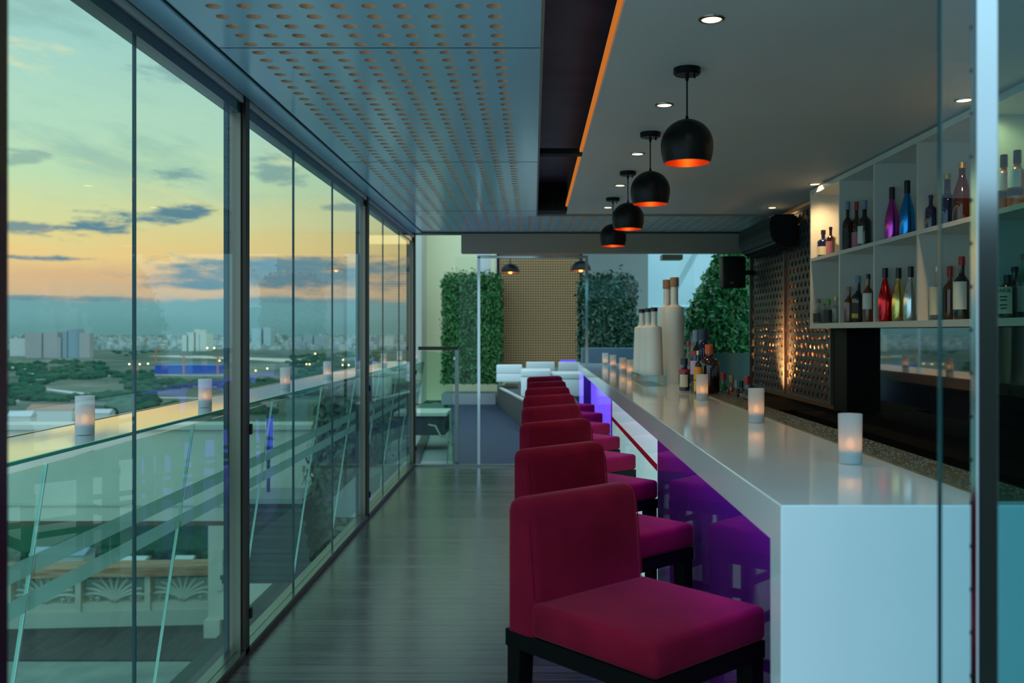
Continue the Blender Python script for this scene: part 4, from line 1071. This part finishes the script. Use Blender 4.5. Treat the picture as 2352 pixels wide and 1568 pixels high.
bush('tall dark green shrub outside between the window bays', (800-1225)*13.6/F, 13.6, -3.6, .55, .55, 4.45, 4200, M['leaf_dark'], .08)
bush('round dark green shrub outside the third window bay', (880-1225)*17/F, 17.0, -2.44, .5, .45, 2.9, 3000, M['leaf_dark'], .07)
bush('small dark green shrub outside beside the last window post', (912-1225)*19/F, 19.0, -2.44, .5, .45, 2.7, 2600, M['leaf_dark'], .07)
tag(obj('parapet_block', bxm((912-1225)*15/F, (1022-1225)*15/F, 15, 15.8, -.15, .16), M['dark_slate']), 'dark parapet box on the neighbouring roof by the gate', 'roof box')
tag(obj('stone_slab', bxm((905-1225)*15/F, (1026-1225)*15/F, 14.95, 15.85, .16, .21), M['cream_dark']), 'pale slab lying on the dark parapet box', 'slab')
bm = nb(); prism(bm, [(-2.3, 10.75), (-1.02, 10.75), (-1.70, 19), (-2.5, 19)], 'z', -.62, -.40); struct('roof_neighbour', bm, M['roof_grey'])
bm = nb(); prism(bm, [(-1.62, 10.76), (-1.44, 10.76), (-2.02, 18.9), (-2.14, 18.9)], 'z', -.40, -.36); tag(obj('roof_gutter', bm, M['dark_slate']), 'dark gutter strip along the grey roof below the gate', 'gutter')
bm = nb(); tube(bm, [at(985, 975, 13), at(1000, 985, 12.6)+Vector((0, 0, .04)), at(1012, 998, 12.2)-Vector((0, 0, .02)), at(1025, 1002, 11.9), at(1040, 1020, 11.4)], .012, 6)
tag(obj('roof_hose', bm, M['steel']), 'silvery hose trailing over the grey roof', 'hose')
struct('floor_lower_roof', bxm(-4.1, -2.2, 10, 20, -2.6, -2.45), mat('dark_roof', (.03, .045, .042), .6))
bm = nb(); box(bm, -4.15, -4.05, 0, .02, 0, 0.02)
bm.free()
t = thing('lamp_post', 'slim dark lamp post with a pale arm and blue banner outside', 'lamp post', (-3.9, 13.4, -2.0))
q0 = at(618, 955, 13.4)-Vector((-3.9, 13.4, -2.0))
obj('pole', bxm(q0.x-.03, q0.x+.01, -.02, .02, 0, q0.z+.15), M['dark_slate'], t)
obj('arm', bxm(q0.x-.03, q0.x+.12, -.03, .03, q0.z+.13, q0.z+.17), M['steel'], t)
o = obj('banner', bxm(q0.x+.012, q0.x+.05, -.015, .015, q0.z-.5, q0.z), mat('blue_cloth', (.01, .10, .55), .6), t); o['label'] = 'blue banner'

# ================================================================== CITY
GZ = -40.0
def ground_mat():
    m = mat('city_ground', (.05, .09, .06), .9, spec=.1)
    t = m.node_tree; n = t.nodes; l = t.links; b = n['Principled BSDF']
    tc = n.new('ShaderNodeTexCoord')
    n1 = n.new('ShaderNodeTexNoise'); n1.inputs['Scale'].default_value = .012; n1.inputs['Detail'].default_value = 9; n1.inputs['Roughness'].default_value = .62; l.new(tc.outputs['Object'], n1.inputs['Vector'])
    r = n.new('ShaderNodeValToRGB'); cr = r.color_ramp
    for p, c in ((.30, (.012, .055, .042)), (.47, (.026, .09, .052)), (.56, (.04, .12, .06)), (.64, (.13, .16, .12))):
        e = cr.elements[0] if p == .30 else (cr.elements[1] if p == .64 else cr.elements.new(p)); e.position = p; e.color = (*c, 1)
    l.new(n1.outputs[0], r.inputs[0]); l.new(r.outputs[0], b.inputs['Base Color'])
    return m
bm = nb(); bm.faces.new([bm.verts.new(p) for p in ((-9000, 60, GZ), (5000, 60, GZ), (5000, 12000, GZ), (-9000, 12000, GZ))])
struct('ground', bm, ground_mat())
def gp(px, py): 
    D = (1.5-GZ)*F/(py-762); return ((px-1225)*D/F, D)
def road(pts, w, m, label, name='road', cat='road', dz=.15):
    bm = nb(); vs_ = []
    for i, (px, py) in enumerate(pts):
        x, y = gp(px, py); x0, y0 = gp(*pts[max(0, i-1)]); x1, y1 = gp(*pts[min(len(pts)-1, i+1)])
        d = Vector((x1-x0, y1-y0)); d.normalize(); nn = Vector((-d.y, d.x))*w/2
        vs_.append((bm.verts.new((x+nn.x, y+nn.y, GZ+dz)), bm.verts.new((x-nn.x, y-nn.y, GZ+dz))))
    for a, b in zip(vs_, vs_[1:]): bm.faces.new((a[0], a[1], b[1], b[0]))
    return tag(obj(name, bm, m), label, cat)
M['road'] = mat('pale_road', (.42, .44, .42), .8); M['water'] = mat('river_water', (.42, .45, .36), .35)  # the river's pale base colour carries the light it reflects
road([(20, 905), (90, 892), (180, 903), (300, 912), (480, 915), (700, 900)], 9, M['road'], 'pale road winding through the green fields nearest the bay')
road([(60, 905), (80, 885), (95, 868), (60, 850), (20, 842)], 9, M['road'], 'pale road bending away to the apartment towers', dz=.3)
road([(110, 866), (300, 861), (520, 862)], 12, M['road'], 'straight pale road in front of the blue hall', dz=.2)
road([(380, 817), (470, 820), (640, 826), (700, 830)], 70, M['water'], 'pale river stretch below the distant towers', 'river', 'river', dz=.25)
road([(20, 1300), (300, 1306), (520, 1300)], 14, mat('dark_canal', (.01, .02, .03), .3), 'dark canal strip behind the stone balustrade', 'canal', 'canal', dz=.2)
BM_ = {}
def bmat(key, wall, win):
    if key in BM_: return BM_[key]
    m = mat('facade_'+key, wall, .8); t = m.node_tree; n = t.nodes; l = t.links; b = n['Principled BSDF']
    tc = n.new('ShaderNodeTexCoord'); mp = n.new('ShaderNodeMapping'); mp.inputs['Rotation'].default_value = (PI/2, 0, 0); l.new(tc.outputs['Object'], mp.inputs[0])
    br = n.new('ShaderNodeTexBrick'); br.offset = 0; br.inputs['Scale'].default_value = 1; br.inputs['Brick Width'].default_value = 3.2; br.inputs['Row Height'].default_value = 3.2; br.inputs['Mortar Size'].default_value = .85
    br.inputs['Color1'].default_value = (*win, 1); br.inputs['Color2'].default_value = (*[c*1.25 for c in win], 1); br.inputs['Mortar'].default_value = (*wall, 1)
    l.new(mp.outputs[0], br.inputs['Vector']); l.new(br.outputs[0], b.inputs['Base Color'])
    BM_[key] = m; return m
FOOT = []
def hits(x, y, r): return any(a-r < x < b+r and c-r < y < d+r for a, b, c, d in FOOT)
def tower(label, px0, px1, py0, pyb, key, wall, win, steps=(), group='towers of the skyline'):
    x0, D = gp(px0, pyb); x1 = (px1-1225)*D/F; H = (pyb-py0)*D/F; dp = (x1-x0)*.8
    t = thing('apartment_tower', label, 'building', ((x0+x1)/2, D, GZ), 0, group)
    m = bmat(key, wall, win); w = x1-x0; FOOT.append((x0, x1, D, D+dp))
    segs = steps or ((0, 1, 1),)
    for a, b, h in segs: obj('block', bxm(-w/2+a*w, -w/2+b*w, 0, dp, 0, H*h), m, t); obj('roof', bxm(-w/2+a*w, -w/2+b*w, 0, dp, H*h, H*h+1.2), m, t)
    return t
tower('low pale apartment block at the edge of the skyline', 22, 57, 779, 818, 'pale', (.52, .52, .46), (.34, .36, .34))
tower('wide grey brown apartment slab in two halves', 58, 140, 764, 822, 'brown', (.36, .33, .29), (.24, .25, .25), ((0, .46, .97), (.5, .9, 1), (.9, 1, .8)))
tower('blue grey tower with dark crown beside the brown slab', 143, 180, 757, 822, 'blue', (.22, .30, .32), (.14, .22, .26), ((0, .35, .92), (.3, 1, 1)))
tower('narrow brown tower next to the blue grey one', 181, 206, 766, 822, 'brown', (.36, .33, .29), (.24, .25, .25))
tower('cream stepped tower rising above the river', 418, 474, 757, 806, 'cream', (.62, .62, .48), (.42, .44, .36), ((0, .25, .72), (.2, .55, .85), (.5, .72, 1), (.7, 1, .8)))
tower('pale blue twin towers seen past the thick window post', 578, 622, 752, 800, 'ice', (.44, .52, .50), (.30, .38, .38), ((0, .5, .95), (.6, 1, 1)))
tower('row of grey towers behind the dark trees', 676, 746, 770, 800, 'grey', (.36, .40, .38), (.26, .31, .31), ((0, .25, .9), (.28, .6, 1), (.64, 1, .95)))
tower('small tower far behind the second bay', 796, 806, 777, 798, 'ice', (.44, .52, .50), (.30, .38, .38))
tower('dark blue tower far behind the third bay', 857, 869, 774, 800, 'blue', (.22, .30, .32), (.14, .22, .26))
tower('slim cream tower far behind the third bay', 884, 890, 773, 800, 'cream', (.62, .62, .48), (.42, .44, .36))
# blue construction hall
x0, D = gp(356, 858); x1 = (506-1225)*D/F
FOOT.append((x0, x1, D, D+31))
t = thing('blue_hall', 'long low bright blue hall on the plain', 'building', ((x0+x1)/2, D, GZ))
obj('wall', bxm(-(x1-x0)/2, (x1-x0)/2, 0, 30, 0, 8), mat('blue_cladding', (.01, .07, .40), .7), t); obj('roof', bxm(-(x1-x0)/2-.5, (x1-x0)/2+.5, -.5, 30.5, 8, 8.6), mat('blue_roof', (.03, .16, .42), .7), t)
# cranes
for i, (px, pyb, py0) in enumerate(((358, 836, 800), (422, 860, 818), (500, 860, 820))):
    x, D = gp(px, pyb); h = (pyb-py0)*D/F
    t = thing('tower_crane', 'thin orange tower crane on the plain, %s of three' % ORD[i], 'crane', (x, D, GZ), 0, 'orange cranes on the plain')
    cm = mat('crane_orange', (.50, .18, .06), .7) if i == 0 else cm
    obj('mast', bxm(-.7, .7, -.7, .7, 0, h), cm, t); obj('jib', bxm(-4, 9, -.4, .4, h, h+.8), cm, t)
# near white sheds
def shed(label, px0, px1, py0, pyb, wall, roof):
    x0, D = gp(px0, pyb); x1 = (px1-1225)*D/F; H = (pyb-py0)*D/F; w = x1-x0; FOOT.append((x0, x1, D, D+w*.5))
    t = thing('shed', label, 'building', ((x0+x1)/2, D, GZ), 0, 'sheds on the plain')
    obj('wall', bxm(-w/2, w/2, 0, w*.5, 0, H*.7), wall, t)
    bm = nb(); prism(bm, [(-.3, H*.7), (w*.25, H), (w*.5+.3, H*.7)], 'x', -w/2-.3, w/2+.3); obj('roof', bm, roof, t)
ww = mat('white_shed_wall', (.55, .53, .46), .8); rr_ = mat('rust_roof', (.30, .17, .11), .8); gw = mat('grey_shed_roof', (.40, .44, .42), .7)
shed('long white shed with rust roof below the first candle', 60, 165, 930, 968, ww, rr_)
shed('pale shed at the edge of the first bay', 15, 70, 944, 985, ww, gw)
shed('white frame shed right behind the first candle', 185, 250, 940, 970, ww, gw)
shed('blue grey boat house roof seen under the portico', 70, 190, 1262, 1305, gw, mat('slate_blue_roof', (.18, .25, .32), .6))
shed('tiny white house by the canal under the portico', 262, 330, 1280, 1299, ww, gw)
shed('tiny cream house by the canal near the pillar', 405, 440, 1277, 1297, ww, gw)
# distant town and trees: uncountable
rnd = random.Random(3); bm = nb()
for i in range(1500):
    py = 768+rnd.random()**1.6*36; px = rnd.uniform(-100, 1080); x, D = gp(px, max(py, 771)); 
    w = rnd.uniform(6, 22)
    if hits(x, D, 26): continue
    h = rnd.uniform(4, 13)*(1 if rnd.random() < .93 else 2.4)
    box(bm, x, x+w, D, D+w, GZ, GZ+h)
m = mat('distant_town', (.40, .45, .42), .9); vary(m, (.22, .30, .29), (.55, .56, .48), nscale=.02, detail=6)
tag(obj('distant_town', bm, m), 'hazy carpet of small pale houses along the horizon', 'town', kind='stuff')
bm = nb()
for i in range(3200):
    py = 808+rnd.random()**1.3*145; px = rnd.uniform(-100, 1060); x, D = gp(px, py)
    if 355 < px < 510 and 822 < py < 872: continue
    if 20 < px < 255 and 922 < py: continue
    if py < 835 and 365 < px < 660: continue
    if 50 < px < 260 and py < 830: continue
    n1 = math.sin(px*.021+py*.05)+math.sin(px*.007-py*.09+2)
    if n1 < -.2: continue
    r = rnd.uniform(1.6, 4.5)
    if hits(x, D, r*2): continue
    bmesh.ops.create_icosphere(bm, subdivisions=1, radius=r, matrix=Matrix.Translation((x, D, GZ+r*.3)) @ Matrix.Diagonal((1.5, 1, .75, 1)))
for i in range(700):
    py = rnd.uniform(1205, 1285); px = rnd.uniform(0, 530); x, D = gp(px, py); r = rnd.uniform(1.2, 3)
    if hits(x, D, r*2): continue
    bmesh.ops.create_icosphere(bm, subdivisions=1, radius=r, matrix=Matrix.Translation((x, D, GZ+r*.3)) @ Matrix.Diagonal((1.3, 1, .8, 1)))
m = mat('tree_canopy', (.03, .09, .04), .9, spec=.1); vary(m, (.010, .05, .038), (.026, .10, .05), nscale=.03, detail=8)
tag(obj('tree_cover', bm, m), 'dark green tree cover spread over the plain below', 'trees', kind='stuff')
lm = emit('street_lamp_glow', (1, .72, .35), 7)
for i, (px, py) in enumerate(((476, 799), (492, 799), (297, 836), (321, 836), (340, 835), (504, 828), (724, 812), (704, 836), (711, 836), (788, 826), (787, 838), (801, 838), (614, 846), (587, 851))):
    D = (1.5-GZ-6)*F/(py-762+8); c = at(px, py, D); bm = nb(); bmesh.ops.create_icosphere(bm, subdivisions=2, radius=D*.00055, matrix=Matrix.Translation(c))
    o = obj('street_lamp', bm, lm); tag(o, 'tiny glowing street lamp out on the plain', 'street lamp', 'street lamps on the plain')
